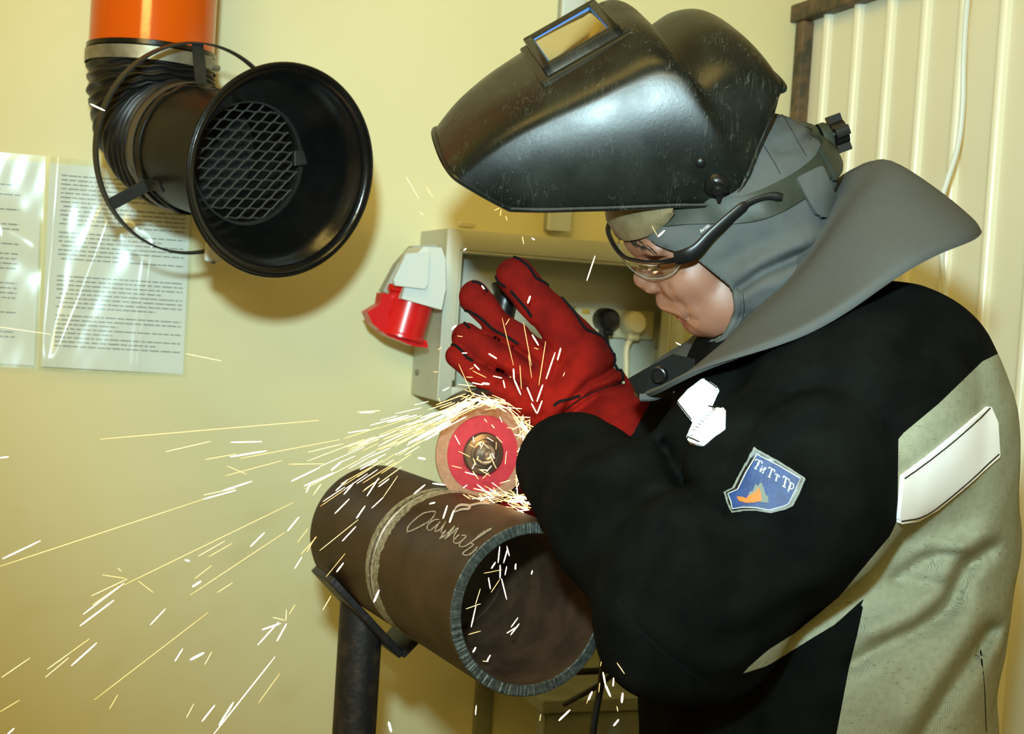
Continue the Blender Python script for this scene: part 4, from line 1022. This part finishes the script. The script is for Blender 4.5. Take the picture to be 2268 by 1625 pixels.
# ------------------------------------------------ gloves
def glovesd(p):
    Q = lambda x, y, d=1.50: q(x, y, d)
    r_ = 1.5/F
    d = elld(p, Q(1268, 815, 1.505), np.eye(3), (92*r_, 90*r_, 50*r_))
    d = smin(d, capd(p, Q(1195, 850), Q(1290, 830), 56*r_, 66*r_), 0.012)
    d = smin(d, capd(p, Q(1200, 900), Q(1250, 880), 44*r_, 60*r_), 0.015)
    th = chain(p, [Q(1140, 611, 1.475), Q(1182, 659, 1.472), Q(1230, 713, 1.48), Q(1285, 780, 1.49)], [41*r_, 41*r_, 46*r_, 60*r_], 0.003)
    i1 = chain(p, [Q(1052, 656, 1.485), Q(1095, 710, 1.476), Q(1150, 746, 1.478), Q(1220, 805, 1.492)], [35*r_, 28*r_, 27*r_, 44*r_], 0.003)
    i2 = chain(p, [Q(1031, 745, 1.482), Q(1075, 773, 1.472), Q(1120, 797, 1.476), Q(1190, 845, 1.492)], [31*r_, 28*r_, 29*r_, 40*r_], 0.003)
    i3 = chain(p, [Q(1013, 789, 1.476), Q(1045, 821, 1.468), Q(1090, 846, 1.474), Q(1180, 885, 1.488)], [25*r_, 23*r_, 25*r_, 38*r_], 0.003)
    i4 = chain(p, [Q(1085, 866, 1.505), Q(1120, 884, 1.502), Q(1190, 915, 1.50)], [20*r_, 23*r_, 34*r_], 0.003)
    d = smin(d, elld(p, Q(1150, 815, 1.508), np.eye(3), (52*r_, 70*r_, 24*r_)), 0.01)
    for k, x in enumerate((th, i1, i2, i3, i4)): d = smin(d, x, 0.006 if k == 0 else 0.0045)
    wr = chain(p, [Q(1285, 850, 1.505), Q(1340, 890, 1.51), Q(1440, 985, 1.52)], [78*r_, 68*r_, 92*r_], 0.01)
    d = smin(d, wr, 0.02)
    kk = np.where(np.abs(d) < 0.02)[0]; Pk = pix(p[kk]); dk = d[kk]
    for ln, wd_, am in (([(1378, 800), (1340, 830), (1300, 850), (1260, 890), (1245, 930)], 8, -7), ([(1380, 848), (1320, 865), (1270, 900), (1225, 935)], 7, -8), ([(1330, 800), (1270, 850), (1230, 900)], 22, 4.5),
                        ([(1300, 740), (1250, 790), (1210, 850)], 14, -4), ([(1180, 730), (1215, 770)], 8, -4), ([(1140, 765), (1190, 805)], 8, -4), ([(1105, 816), (1165, 850)], 7, -4), ([(1350, 850), (1300, 885), (1260, 930)], 14, 3)):
        dk = dk-am*0.001*np.exp(-(polyd(Pk, ln)/wd_)**2)
    d[kk] = dk
    return d-0.0012*wob(p, 110, 0.7)
v, fq = surf(glovesd, (-0.10, -0.14, -1.60), (0.22, 0.15, -1.41), 0.0024, 1, 1)
glove = mk('welding_glove', w(v), fq, GLOVE, person, sharp=None, label='red suede glove with spread fingers')
GT = bvh(w(v), fq)
K1 = lambda L: [(960+x*0.2954, 540+y*0.2954) for x, y in L]
wl = [[(600, 98), (650, 120), (720, 180), (770, 255), (830, 290), (900, 345), (980, 425), (1060, 520), (1110, 600), (1150, 645)], [(1150, 645), (1250, 690), (1320, 735), (1350, 800), (1360, 870), (1400, 930), (1420, 1010)],
      [(468, 240), (490, 285), (540, 320)], [(580, 350), (640, 420), (700, 490), (735, 545)], [(290, 285), (340, 295), (375, 325), (400, 360)], [(195, 450), (220, 490), (280, 510), (360, 560), (450, 640), (560, 700), (640, 750)],
      [(180, 578), (220, 585), (250, 610), (270, 635)], [(120, 760), (160, 760), (210, 800), (250, 850), (295, 880)], [(905, 1210), (950, 1180), (1040, 1155), (1100, 1140)]]
for L in wl: mk('glove_welt', *welt(GT, K1(L), 0.0017, 0.0002, 5, fb=1.49), WELT, glove)
mk('glove_cuff_seam', *welt(GT, [(1375, 848), (1330, 862), (1290, 880), (1255, 905)], 0.0007, 0.0002, 6, fb=1.49), WELT, glove)
gd = nrm((H0-CAM) @ RM)
def fistsd(p):
    r_ = 1.45/F; c0 = (H0-CAM) @ RM; bd = bdir @ RM
    g0 = c0+bd*0.105
    d = elld(p, g0+np.array([0.0, -0.005, 0.028]), np.eye(3), (0.045, 0.042, 0.024))
    for k in range(4):
        a = g0+bd*(-0.032+0.021*k)
        x = chain(p, [a+np.array([0, 0.036, 0.012]), a+np.array([0, 0.038, -0.022]), a+np.array([0, 0.005, -0.044]), a+np.array([0, -0.024, -0.032])], [0.0125, 0.012, 0.0115, 0.011], 0.003)
        d = smin(d, x, 0.006)
    x = chain(p, [g0+np.array([0.01, -0.03, 0.03]), g0+np.array([-0.035, -0.040, 0.02]), g0+np.array([-0.062, -0.036, 0.004])], [0.019, 0.016, 0.014], 0.004); d = smin(d, x, 0.008)
    x = chain(p, [g0+np.array([0.0, -0.005, 0.03]), q(1330, 1090, 1.32), q(1380, 1140, 1.26)], [0.036, 0.038, 0.045], 0.01); d = smin(d, x, 0.015)
    return d-0.001*wob(p, 110, 0.2)
c0 = (H0-CAM) @ RM
v, fq = surf(fistsd, c0+np.array([-0.06, -0.13, -0.10]), c0+np.array([0.24, 0.11, 0.32]), 0.0036, 1)
mk('welding_glove', w(v), fq, GLOVE, person, sharp=None, label='red suede glove gripping the grinder body')

# ================================================================== HELMET
Cst = np.array([(968, 324), (1020, 262), (1087, 206), (1162, 156), (1236, 112), (1312, 66), (1376, 26), (1425, 36), (1452, 80), (1468, 80), (1515, 48), (1570, 38), (1618, 56), (1655, 92), (1676, 132)], float)
Est = np.array([(1130, 463), (1200, 465), (1275, 463), (1350, 461), (1425, 458), (1500, 455), (1575, 453), (1628, 434), (1650, 400), (1658, 384), (1670, 352), (1683, 318), (1697, 284), (1711, 246), (1723, 200)], float)
wst = np.array([180, 198, 214, 228, 240, 251, 259, 260, 250, 242, 236, 230, 224, 214, 204], float)
pst = np.array([0.78, 0.80, 0.82, 0.82, 0.82, 0.82, 0.80, 0.76, 0.66, 0.62, 0.58, 0.55, 0.52, 0.50, 0.50])     # where the side is widest
kst = np.array([0.16, 0.22, 0.27, 0.30, 0.31, 0.31, 0.30, 0.27, 0.24, 0.20, 0.20, 0.20, 0.18, 0.16, 0.14])     # how far the side tucks in below that
def fine(a, n=6): return spline(a if a.ndim > 1 else a[:, None], n)
Cf, Ef, wf, pf_, kf_ = fine(Cst), fine(Est), fine(wst)[:, 0], fine(pst)[:, 0], fine(kst)[:, 0]
NS = 40; rows = []
for i in range(len(Cf)):
    e = mhq(*Ef[i], wf[i]*(1-kf_[i])); row = []; cp = pf_[i]
    for k in range(-NS, NS+1):
        x = abs(k)/NS
        if x < 0.6:
            a = x/0.6*math.pi/2; c_ = cp+(1-cp)*math.cos(a)**0.85; s_ = math.sin(a)**0.72
        else:
            u = (x-0.6)/0.4; c_ = cp*(1-u); s_ = 1-kf_[i]*u**2
        p2 = e[:2]+(Cf[i]-e[:2])*c_
        row.append((p2[0], p2[1], math.copysign(wf[i]*s_, k)))
    rows.append(row)
G = w(mh2l(np.array(rows)).reshape(-1, 3)).reshape(len(rows), -1, 3)
v, f = grid(G); t = tri(f); N = vnormals(v, t)
ctr = HW(1500, 300, 0)
flip = np.mean(np.einsum('ij,ij->i', N, v-ctr)) < 0
if flip: f = [x[::-1] for x in f]
sv_, sf_ = solid(v, f, 0.003)
helm = root('welding_helmet', 'scratched black welding helmet tipped up on the worker head', 'helmet', HW(1600, 450, 0))
mk('helmet_shell', sv_, sf_, SHELL, helm, sharp=None)
MT = bvh(v, f)
rim = np.concatenate([G[0, ::2], G[1:, -1], G[-1, ::-2][1:], G[1:-1, 0][::-1]])
shl = mk('shell_rim', *tube(rim, 0.0026, 8, closed=True), SHELL, helm)
# window housing
def hbox(c, half, lat_, up_, bev=2.0, dirv=(0.868, -0.496)):
    a = np.array([dirv[0], dirv[1], 0]); n_ = np.array([dirv[1], -dirv[0], 0])        # n_: out of the mask (up-left)
    o0 = mh2l(np.array([c[0], c[1], 0.0])); X = (mh2l(np.array([c[0], c[1], 0])+a)-o0)@RM.T; Z = (mh2l(np.array([c[0], c[1], 0])+n_)-o0)@RM.T; Y = (mh2l(np.array([c[0], c[1], 1.0]))-o0)@RM.T
    return box(w(mh2l(np.array([c[0], c[1], c[2] if len(c) > 2 else 0.0]))), X, Y, Z, half, lat_, up_, bev)
wa = np.array([0.868, -0.496]); wn = np.array([-0.496, -0.868])
wc = np.array([1272.0, 92.0])
hs = mk('window_housing', *hbox(wc+wn*-10, 112, 150, 14, 4), SHELL, helm)
fcs = []
for sgn in (-1, 1):
    p_ = wc+wa*sgn*84; fcs.append(hbox((*(p_+wn*12), 0), 10, 132, 13, 3))
    p_ = wc+wn*12; fcs.append(hbox((p_[0], p_[1], sgn*122), 94, 10, 13, 3))
mk('window_frame', *cat(*fcs), SHELL, helm)
mk('filter_glass', *hbox(wc+wn*14, 75, 113, 2, 0.5), MIRRORG, helm)
gk = []
for sgn in (-1, 1):
    gk.append(hbox((*(wc+wa*sgn*74+wn*16), 0), 2, 112, 2, 0.5)); p_ = wc+wn*16; gk.append(hbox((p_[0], p_[1], sgn*112), 74, 2, 2, 0.5))
mk('glass_gasket', *cat(*gk), BLUEP, helm)
# side knob and rivet
kc, kn = onsurf(MT, 1588, 412, 0.0)
mk('knob_base', *lat([(0.0001, 0.006), (0.006, 0.006), (0.010, 0.004), (0.0118, 0.0)], kc, kn, 32), BLKP, helm)
ku, kv, _ = frame(kn); pr = []
for k in range(40):
    a = 2*math.pi*k/40; rr_ = 0.0055+0.0050*max(0, math.cos(2.5*a+0.4))**3 if True else 0
    pr.append(kc+kn*0.005+ku*math.cos(a)*rr_+kv*math.sin(a)*rr_)
mk('star_knob', *prism(pr, kn*0.008), BLKP, helm, smooth=False)
mk('knob_cap', *lat([(0.0001, 0.0155), (0.003, 0.0155), (0.0042, 0.0145), (0.0045, 0.010)], kc, kn, 24), BLKP, helm)
rc_, rn_ = onsurf(MT, 1552, 361, 0.0)
mk('rivet', *lat([(0.0001, 0.0016), (0.003, 0.0014), (0.0042, 0.0008), (0.0048, 0.0)], rc_, rn_, 20), BLKP, helm)
# headband loop
def band(lc, wd0, off, th, t0, t1, n=64, hl=248, lw=206, conform=True, bul=0.0, tilt=True):
    a = np.array([0.94, -0.34]); b = np.array([0.34, 0.94]); rows_ = []; TL = mh2l if tilt else h2l
    for k in range(n+1):
        t_ = t0+(t1-t0)*k/n; c, s_ = math.cos(t_), math.sin(t_); wv_ = wd0(t_) if callable(wd0) else wd0; row = []
        for u in (-1, -0.8, 0, 0.8, 1):
            o2 = np.array(lc)+b*wv_/2*u-b*(48*max(0.0, -c) if conform else 0.0)
            o3 = w(TL(np.array([o2[0], o2[1], 0.0]))); g = (1+bul*(1-u*u))
            e3 = w(TL(np.array([o2[0]+a[0]*hl*c*g, o2[1]+a[1]*hl*c*g, lw*s_*g]))); p = e3
            if conform:
                d = nrm(e3-o3); h = HTREE.ray_cast(Vector(o3), Vector(d))
                if h[0] is not None: p = np.array(h[0])+d*off
            row.append(p)
        rows_.append(row)
    v_, f_ = grid(np.array(rows_)); cen = HW(1600, 400, 0); N_ = vnormals(v_, tri(f_))
    if np.mean(np.einsum('ij,ij->i', N_, v_-cen)) < 0: f_ = [x[::-1] for x in f_]
    return solid(v_, f_, th)
LC = (1590, 392)
mk('headband', *band(LC, 58, 0.0035, 0.003, -2.35, 2.35), BAND, helm)
mk('band_adjuster', *band(LC, 72, 0.0075, 0.005, -0.66, 0.66, 32), BAND, helm)
mk('sweatband', *band((1588, 404), lambda t_: 8+84*max(0.0, 1-abs((t_-math.pi)/0.95)**4), 0.006, 0.006, 2.2, 2*math.pi-2.2, 40, hl=246, lw=197, conform=False, bul=0.045, tilt=False), SWEAT, helm)
kd = nrm((h2l(np.array([0.94, -0.34, 0])+np.array([1600, 400, 0]))-h2l(np.array([1600.0, 400, 0])))@RM.T)
kb = w(h2l(np.array([LC[0]+0.94*250, LC[1]-0.34*250, 0])))
ku, kv, _ = frame(kd)
mk('ratchet_housing', *lat([(0.0001, 0.006), (0.013, 0.006), (0.015, 0.003), (0.015, -0.003)], kb, kd, 28), BAND, helm)
pr = []
for k in range(48):
    a = 2*math.pi*k/48; rr_ = 0.0135+0.0045*(1 if math.cos(4*a) > 0.1 else -0.4); pr.append(kb+kd*0.008+ku*math.cos(a)*rr_+kv*math.sin(a)*rr_)
mk('ratchet_knob', *prism(pr, kd*0.013), BLKP, helm, smooth=False)
mk('ratchet_hub', *lat([(0.0001, 0.010), (0.009, 0.010), (0.009, 0.004)], kb, kd, 20), BLKP, helm)

# ================================================================== SAFETY GLASSES
gl = root('safety_glasses', 'clear safety glasses with black frame and temple on the worker face', 'glasses', HW(1450, 600, 60))
bar = [(1500, 574, 172), (1470, 580, 150), (1440, 581, 120), (1410, 577, 80), (1385, 570, 40), (1368, 555, 5), (1354, 532, -40), (1347, 510, -80), (1352, 492, -110)]
bw = spline(np.array([HW(*b_) for b_ in bar]), 5)
mk('brow_frame', *tube(bw, np.interp(np.linspace(0, 1, len(bw)), [0, 0.3, 0.6, 1], [0.0042, 0.0030, 0.0034, 0.003]), 10, flat=0.6), BLKP, gl)
tm = [(1495, 572, 174), (1520, 566, 186), (1545, 552, 192), (1575, 520, 197), (1605, 492, 200), (1640, 462, 202), (1665, 446, 202), (1690, 437, 202), (1712, 434, 201), (1733, 437, 200)]
tw = spline(np.array([HW(*b_) for b_ in tm]), 5)
wdh = np.interp(np.linspace(0, 1, len(tw)), [0, 0.15, 0.35, 0.5, 0.58, 0.62, 0.8, 0.93, 1], [15, 17, 13, 12, 12, 7.5, 7.5, 10, 8])*KH*0.95
tdir = -LV @ RM.T
mk('temple_arm', *tube(tw, wdh, 12, flat=0.32, ref=tdir), BLKP, gl)
top = [hq(*b_) for b_ in bar[:-1]]
rows = []
for i, b_ in enumerate(bar):
    u_ = i/(len(bar)-1); dl = [14, 32, 42, 46, 40, 34, 38, 44, 36][i]
    r0 = []
    for k in range(7):
        t_ = k/6; bx_, by_, bs_ = b_
        back = 10*math.sin(t_*math.pi)
        r0.append(HW(bx_+(0.56*dl)*t_-back*0.6, by_+(0.83*dl)*t_+back*0.4, bs_*(1-0.12*t_)))
    rows.append(r0)
rows = np.array(rows); rr2 = np.array([spline(rows[:, k], 5) for k in range(7)])
v, f = grid(rr2); mk('lens', *solid(v, f, 0.0015), LENS, gl)
mk('lens_edge', *tube(rr2[-1], 0.00045, 6), mat('lens_edge', (0.30, 0.30, 0.27), 0.1), gl)
tv, tf = text_mesh('Arctic')
tv = tv-tv.min(0); tl = tv[:, 0].max()
p0, p1 = HW(1551, 513, 210), HW(1571, 498, 210)
ex = nrm(p1-p0); nz = nrm(CAM-p0); ey = np.cross(nz, ex); ey = ey/np.linalg.norm(ey)
sc_ = np.linalg.norm(p1-p0)/tl
P = p0+np.outer(tv[:, 0]*sc_, ex)+np.outer(tv[:, 1]*sc_*1.0, ey)-ey*0.0012
mk('temple_lettering', P, tf, LETTERP, gl, smooth=False)

# ================================================================== TABLE AND CABLES BELOW
tp = V(1215, 1545, 1.95); tz = tp[2]-0.004
rt = root('metal_table', 'grey-green metal table low behind the pipe and apron', 'table', (tp[0]+0.1, tp[1]+0.15, 0))
tc = tp+WT*0.19+(-WN)*0.13; tc[2] = tz
TBL = mat('table_paint', (0.20, 0.21, 0.14), 0.55, 0, (0.15, 0.155, 0.10), 20)
mk('table_top', *box(tc, WT, WN, ZU, 0.21, 0.16, 0.010, 0.003), TBL, rt)
mk('apron_rail', *box(tc+WN*0.15-ZU*0.032, WT, WN, ZU, 0.20, 0.006, 0.021, 0.002), TBL, rt)
for a in (-1, 1):
    for b_ in (-1, 1):
        p = tc+WT*0.19*a+WN*0.14*b_
        mk('leg', *box((p[0], p[1], (tz-0.012)/2), WT, WN, ZU, 0.014, 0.014, (tz-0.012)/2, 0.002), TBL, rt)
cb = mk('power_cable', *tube(spline([V(1300, 1200, 1.56), V(1335, 1330, 1.6), V(1338, 1430, 1.6), V(1330, 1520, 1.6), V(1312, 1640, 1.6), V(1300, 1900, 1.6)], 8), 0.0042, 8), BLKP)
cb['label'] = 'black power cable hanging down behind the pipe end'; cb['category'] = 'cable'
cb = mk('power_cable', *tube(spline([V(1262, 1488, 1.75), V(1310, 1486, 1.75), V(1370, 1482, 1.75), V(1440, 1470, 1.74), V(1520, 1500, 1.75)], 8), 0.0042, 8), BLKP)
cb['label'] = 'black cable running sideways below the pipe, toward the apron'; cb['category'] = 'cable'
cb = mk('power_cable', *tube(spline([V(1402, 1440, 1.75), V(1370, 1480, 1.75), V(1335, 1510, 1.76), V(1300, 1532, 1.77), V(1250, 1560, 1.8)], 8), 0.0036, 8), BLKP)
cb['label'] = 'black cable slanting across to the metal table'; cb['category'] = 'cable'

# ================================================================== SPARKS
def sliver(p0, p1, d0, d1, wpx, seg=5):
    a, b = V(*p0, d0), V(*p1, d1); r_ = wpx*0.5*d0/F
    return tube([a, a*0.82+b*0.18, a*0.2+b*0.8, b], [r_*0.45, r_, r_*0.95, r_*0.4], seg)
S8 = [(473, 238, 1500, 150, 3), (780, 297, 992, 248, 4), (1085, 253, 1232, 250, 6), (1083, 321, 1254, 293, 8), (965, 334, 1110, 308, 3), (1130, 329, 1600, 240, 2.5), (1448, 300, 1614, 260, 4),
      (0, 326, 40, 321, 7), (1062, 410, 1330, 338, 2), (1068, 364, 1160, 404, 2.5), (955, 521, 1110, 478, 6), (1045, 482, 1184, 436, 8), (958, 501, 1105, 470, 4), (0, 836, 955, 521, 3), (13, 800, 190, 716, 8),
      (1370, 436, 1503, 372, 7), (1432, 458, 1572, 396, 8), (1358, 356, 1530, 354, 3), (1558, 384, 1606, 344, 10), (1440, 490, 1460, 446, 5), (1474, 500, 1510, 452, 4), (1352, 670, 1406, 604, 7), (1178, 743, 1244, 677, 8),
      (580, 925, 1380, 536, 2.5), (895, 971, 1340, 676, 2), (933, 788, 1056, 718, 4), (983, 790, 1092, 728, 4), (905, 932, 945, 906, 12), (870, 806, 892, 812, 9), (915, 895, 996, 832, 3), (1022, 959, 1094, 913, 3), (430, 975, 600, 895, 4),
      (392, 1061, 583, 916, 5), (376, 1116, 535, 996, 8), (436, 1018, 560, 930, 4), (706, 1112, 778, 1036, 5), (442, 1465, 980, 1052, 3.5), (336, 1303, 455, 1196, 8), (222, 1320, 333, 1240, 4.5), (214, 1357, 323, 1266, 4.5), (333, 1240, 420, 1177, 3),
      (8, 1358, 141, 1267, 4.5), (0, 1520, 92, 1465, 2), (823, 1282, 859, 1224, 6), (894, 1276, 960, 1242, 13), (963, 1298, 996, 1238, 4), (515, 1507, 554, 1440, 4), (877, 1548, 911, 1483, 4), (950, 1565, 1010, 1489, 8), (1030, 1583, 1098, 1475, 10),
      (1005, 1625, 1293, 1262, 5), (1216, 1478, 1316, 1340, 2), (1212, 1206, 1310, 1098, 6), (1302, 1188, 1348, 1106, 7), (1233, 1134, 1320, 1104, 8), (1345, 1090, 1347, 1040, 4), (1360, 1062, 1388, 1016, 3), (1284, 1076, 1340, 1090, 3.5), (36, 1625, 66, 1598, 8),
      (1386, 847, 1420, 792, 5), (1415, 780, 1490, 697, 3), (650, 905, 722, 960, 2.5), (590, 893, 480, 876, 2.5), (570, 860, 553, 843, 3), (1398, 724, 1448, 660, 2.5), (1518, 1042, 1556, 975, 4)]
SP = [((x0*.4709, 860+y0*.4709), (x1*.4709, 860+y1*.4709), w_*.4709) for x0, y0, x1, y1, w_ in S8]
S3 = [(0, 190, 155, 120, 8), (140, 108, 202, 55, 10), (35, 250, 78, 186, 5), (165, 225, 235, 160, 9), (212, 246, 268, 180, 10), (160, 356, 243, 272, 8), (284, 384, 334, 312, 10), (345, 255, 412, 152, 8), (372, 325, 440, 262, 6), (440, 260, 522, 140, 5),
      (615, 243, 680, 190, 10), (722, 182, 796, 192, 10), (72, 570, 296, 390, 5), (202, 515, 282, 430, 8), (110, 720, 220, 585, 5), (170, 692, 210, 640, 10), (385, 866, 416, 795, 14), (92, 912, 138, 832, 5), (0, 575, 50, 490, 4), (705, 300, 738, 292, 10),
      (783, 386, 808, 310, 11), (820, 408, 846, 336, 12), (972, 418, 988, 380, 5), (640, 35, 682, 42, 12), (470, 1555, 486, 1614, 18), (970, 1515, 975, 1460, 6), (1450, 1548, 1515, 1486, 12), (1765, 1578, 1795, 1542, 12), (1812, 1445, 1818, 1388, 14),
      (1705, 1270, 1718, 1340, 10), (1718, 1340, 1748, 1410, 14), (1620, 1430, 1642, 1380, 14), (1610, 1450, 1628, 1395, 5), (1762, 1350, 1766, 1302, 8), (1785, 1215, 1828, 1278, 5), (1690, 1235, 1712, 1120, 4), (1340, 1550, 1346, 1510, 4), (1790, 1495, 1784, 1466, 5), (1680, 1385, 1686, 1330, 5),
      (1110, 545, 1100, 640, 7), (1155, 560, 1132, 640, 8), (1165, 600, 1150, 545, 7), (1112, 730, 1112, 652, 8), (1120, 730, 1150, 850, 7), (1150, 660, 1140, 710, 6), (1200, 678, 1202, 645, 11), (1292, 706, 1298, 684, 8), (1045, 725, 1056, 790, 7), (1062, 672, 1085, 636, 10),
      (945, 1010, 972, 890, 7), (915, 905, 1000, 875, 5), (970, 880, 998, 790, 5), (930, 1052, 1000, 1032, 4), (1172, 1055, 1222, 990, 8), (1175, 1010, 1215, 955, 6), (1150, 1045, 1205, 1010, 6), (955, 1155, 972, 1125, 11), (1035, 1208, 1056, 1170, 9), (1012, 1205, 1046, 1208, 5),
      (1570, 360, 1613, 396, 12), (1368, 208, 1430, 176, 10), (1060, 810, 1110, 735, 4), (1018, 700, 1120, 680, 3), (1305, 340, 1320, 318, 12), (1350, 385, 1390, 382, 8)]
SP += [((680+x0*.3846, 1000+y0*.3846), (680+x1*.3846, 1000+y1*.3846), w_*.3846) for x0, y0, x1, y1, w_ in S3]
S1 = [(1150, 275, 1212, 90, 8), (708, 444, 726, 390, 16), (226, 48, 246, 34, 10), (515, 555, 600, 910, 4), (675, 588, 735, 912, 7), (712, 830, 737, 1005, 4), (740, 680, 788, 760, 12), (790, 1060, 842, 730, 5), (845, 1012, 912, 815, 9), (930, 870, 955, 780, 12),
      (415, 822, 475, 860, 12), (305, 902, 344, 944, 10), (190, 902, 298, 1145, 6), (293, 950, 398, 1003, 7), (448, 990, 514, 1005, 8), (600, 935, 605, 1015, 12), (605, 1015, 655, 1130, 12), (648, 910, 660, 1090, 7), (702, 1075, 745, 1180, 10), (735, 1195, 775, 1270, 9), (776, 1180, 820, 1055, 11), (778, 1270, 815, 1175, 9),
      (972, 992, 984, 964, 6), (365, 1045, 420, 1050, 18), (290, 1040, 370, 1056, 8), (0, 958, 34, 960, 4), (35, 795, 62, 772, 4), (184, 1052, 320, 1068, 6), (70, 1100, 118, 1075, 8), (42, 1155, 55, 1200, 4), (362, 312, 382, 338, 10), (136, 640, 168, 612, 18), (180, 690, 220, 695, 4), (523, 1022, 536, 1080, 8), (215, 818, 252, 818, 8),
      (540, 608, 570, 560, 5), (878, 1388, 895, 1358, 16), (245, 998, 295, 1000, 5), (272, 940, 300, 925, 4), (570, 1000, 584, 996, 6), (1815, 735, 1828, 745, 6), (755, 778, 788, 790, 4)]
SP += [((960+x0*.2954, 540+y0*.2954), (960+x1*.2954, 540+y1*.2954), w_*.2954) for x0, y0, x1, y1, w_ in S1]
SP += [((200, 230), (232, 245), 4), ((900, 392), (928, 440), 1.6), ((945, 415), (958, 436), 1.2), ((930, 470), (938, 476), 1.4), ((412, 783), (490, 799), 1.6), ((0, 724), (112, 740), 1.6), ((1095, 442), (1098, 452), 3), ((1112, 452), (1126, 464), 4), ((1107, 460), (1095, 466), 1.5), ((1110, 464), (1108, 478), 1.5),
       ((1120, 478), (1123, 488), 1.5), ((1157, 524), (1160, 540), 2), ((1178, 527), (1184, 531), 3), ((1457, 524), (1472, 510), 5), ((1444, 500), (1456, 522), 1.2), ((1450, 1214), (1452, 1240), 6), ((1732, 1322), (1750, 1350), 2), ((1284, 1138), (1300, 1152), 4), ((1498, 759), (1508, 764), 2.5)]
cx0, cy0 = 1068, 1004
big, small = [], []
for s in SP: (big if s[2] >= 1.55 else small).append(s)
LAB = 'glowing spark streak flying off the cutting disc'
def sdepth(p):
    if p[0] > 1330: return 1.06 if p[1] > 900 else 1.2
    if p[1] < 850 and p[0] > 980: return 1.425
    if 1010 < p[0] < 1340 and p[1] > 1170: return 1.34
    if p[1] > 1040 and 700 < p[0] < 1010: return 1.31
    if 960 < p[0] < 1200 and p[1] > 880: return 1.42
    return 1.44
for p0, p1, w_ in big:
    d0 = sdepth(p0); d1 = sdepth(p1); d1 = d0+(d1-d0)*0.2
    m_ = SPARKW if w_ > 2.2 else (SPARKY if random.random() < 0.6 else SPARKO)
    o = mk('spark', *sliver(p0, p1, d0, d1, max(w_*(0.8 if w_ > 2.2 else 0.55), 0.9)), m_, sharp=None)
    o['label'] = LAB; o['category'] = 'spark'; o['group'] = 'flying sparks'
fine_ = []
for p0, p1, w_ in small:
    d0 = sdepth(p0); fine_.append(sliver(p0, p1, d0, d0, max(w_*0.8, 0.9), 4))
den = []
for i in range(104):                                             # loose sparks over the disc and long thin streaks of the fan
    if i < 62:
        px, py = random.uniform(1010, 1160)+random.random()*14, random.uniform(920, 1120); an = random.uniform(0, 6.28); ln = random.uniform(8, 30); d0 = 1.395
        if (px-cx0) < -20 and random.random() < 0.6: continue
    else:
        t_ = random.uniform(0.1, 1); px, py = 1025-300*t_, 908+110*t_+random.gauss(0, 50*t_); an = math.atan2(py-870, px-1075); ln = random.uniform(50, 150)*t_; d0 = 1.43
    tx, ty = math.cos(an), math.sin(an)
    den.append((i, sliver((px-tx*ln/2, py-ty*ln/2), (px+tx*ln/2, py+ty*ln/2), d0, d0, random.choice((0.7, 0.9, 1.2, 1.8)) if i < 62 else random.choice((0.6, 0.8, 1.0)), 4)))
for i in range(340):                                             # spray carried round the guard and thrown off to the left
    r_ = random.random()
    if r_ < 0.45:
        a = random.uniform(-0.5, 2.35); rr_ = random.gauss(118, 6); px, py = cx0+rr_*math.cos(a)*0.93, cy0-rr_*math.sin(a); a += random.gauss(0, 0.28); tx, ty = -math.sin(a), -math.cos(a); ln = random.uniform(12, 46)
    elif r_ < 0.70:
        t_ = random.random()**1.2; px, py = 1035-260*t_+random.gauss(0, 12), 922+115*t_+random.gauss(0, 8+46*t_)-20; an = math.atan2(0.46+0.25*(py-900-130*t_)/60, -1); tx, ty = math.cos(an), math.sin(an); ln = random.uniform(20, 90)
    elif r_ < 0.88:
        px, py = random.uniform(1060, 1185), 1118+random.gauss(0, 16); py -= (1185-px)*0.12*random.random(); an = random.gauss(0.25, 0.35); tx, ty = math.cos(an), math.sin(an); ln = random.uniform(14, 60)
        px = min(px, 1178-ln*tx*0.6)
    else:
        px, py = 1158+random.gauss(0, 12), random.uniform(930, 1120); an = random.gauss(1.4, 0.6); tx, ty = math.cos(an), math.sin(an); ln = random.uniform(10, 36)
    d0 = 1.415+random.uniform(-0.012, 0.012)
    den.append((i, sliver((px-tx*ln/2, py-ty*ln/2), (px+tx*ln/2, py+ty*ln/2), d0, d0, random.choice((0.7, 0.9, 1.1, 1.4, 1.9)), 4)))
r_ = [d for i, d in den if i % 3 == 0]; r2_ = [d for i, d in den if i % 3 == 1]; r3_ = [d for i, d in den if i % 3 == 2]
sps = mk('spark_spray', *cat(*r_), SPARKW, sharp=None, kind='stuff', label='dense spray of white and yellow sparks circling the cutting disc', category='sparks')
mk('spark_spray_part', *cat(*r2_), SPARKY, sps, sharp=None, kind='stuff')
mk('spark_spray_part', *cat(*r3_, *fine_), SPARKO, sps, sharp=None, kind='stuff')
lamp('spark_glow', 'POINT', V(1190, 955, 1.40), 0.32, (1.0, 0.55, 0.2), 0.012)
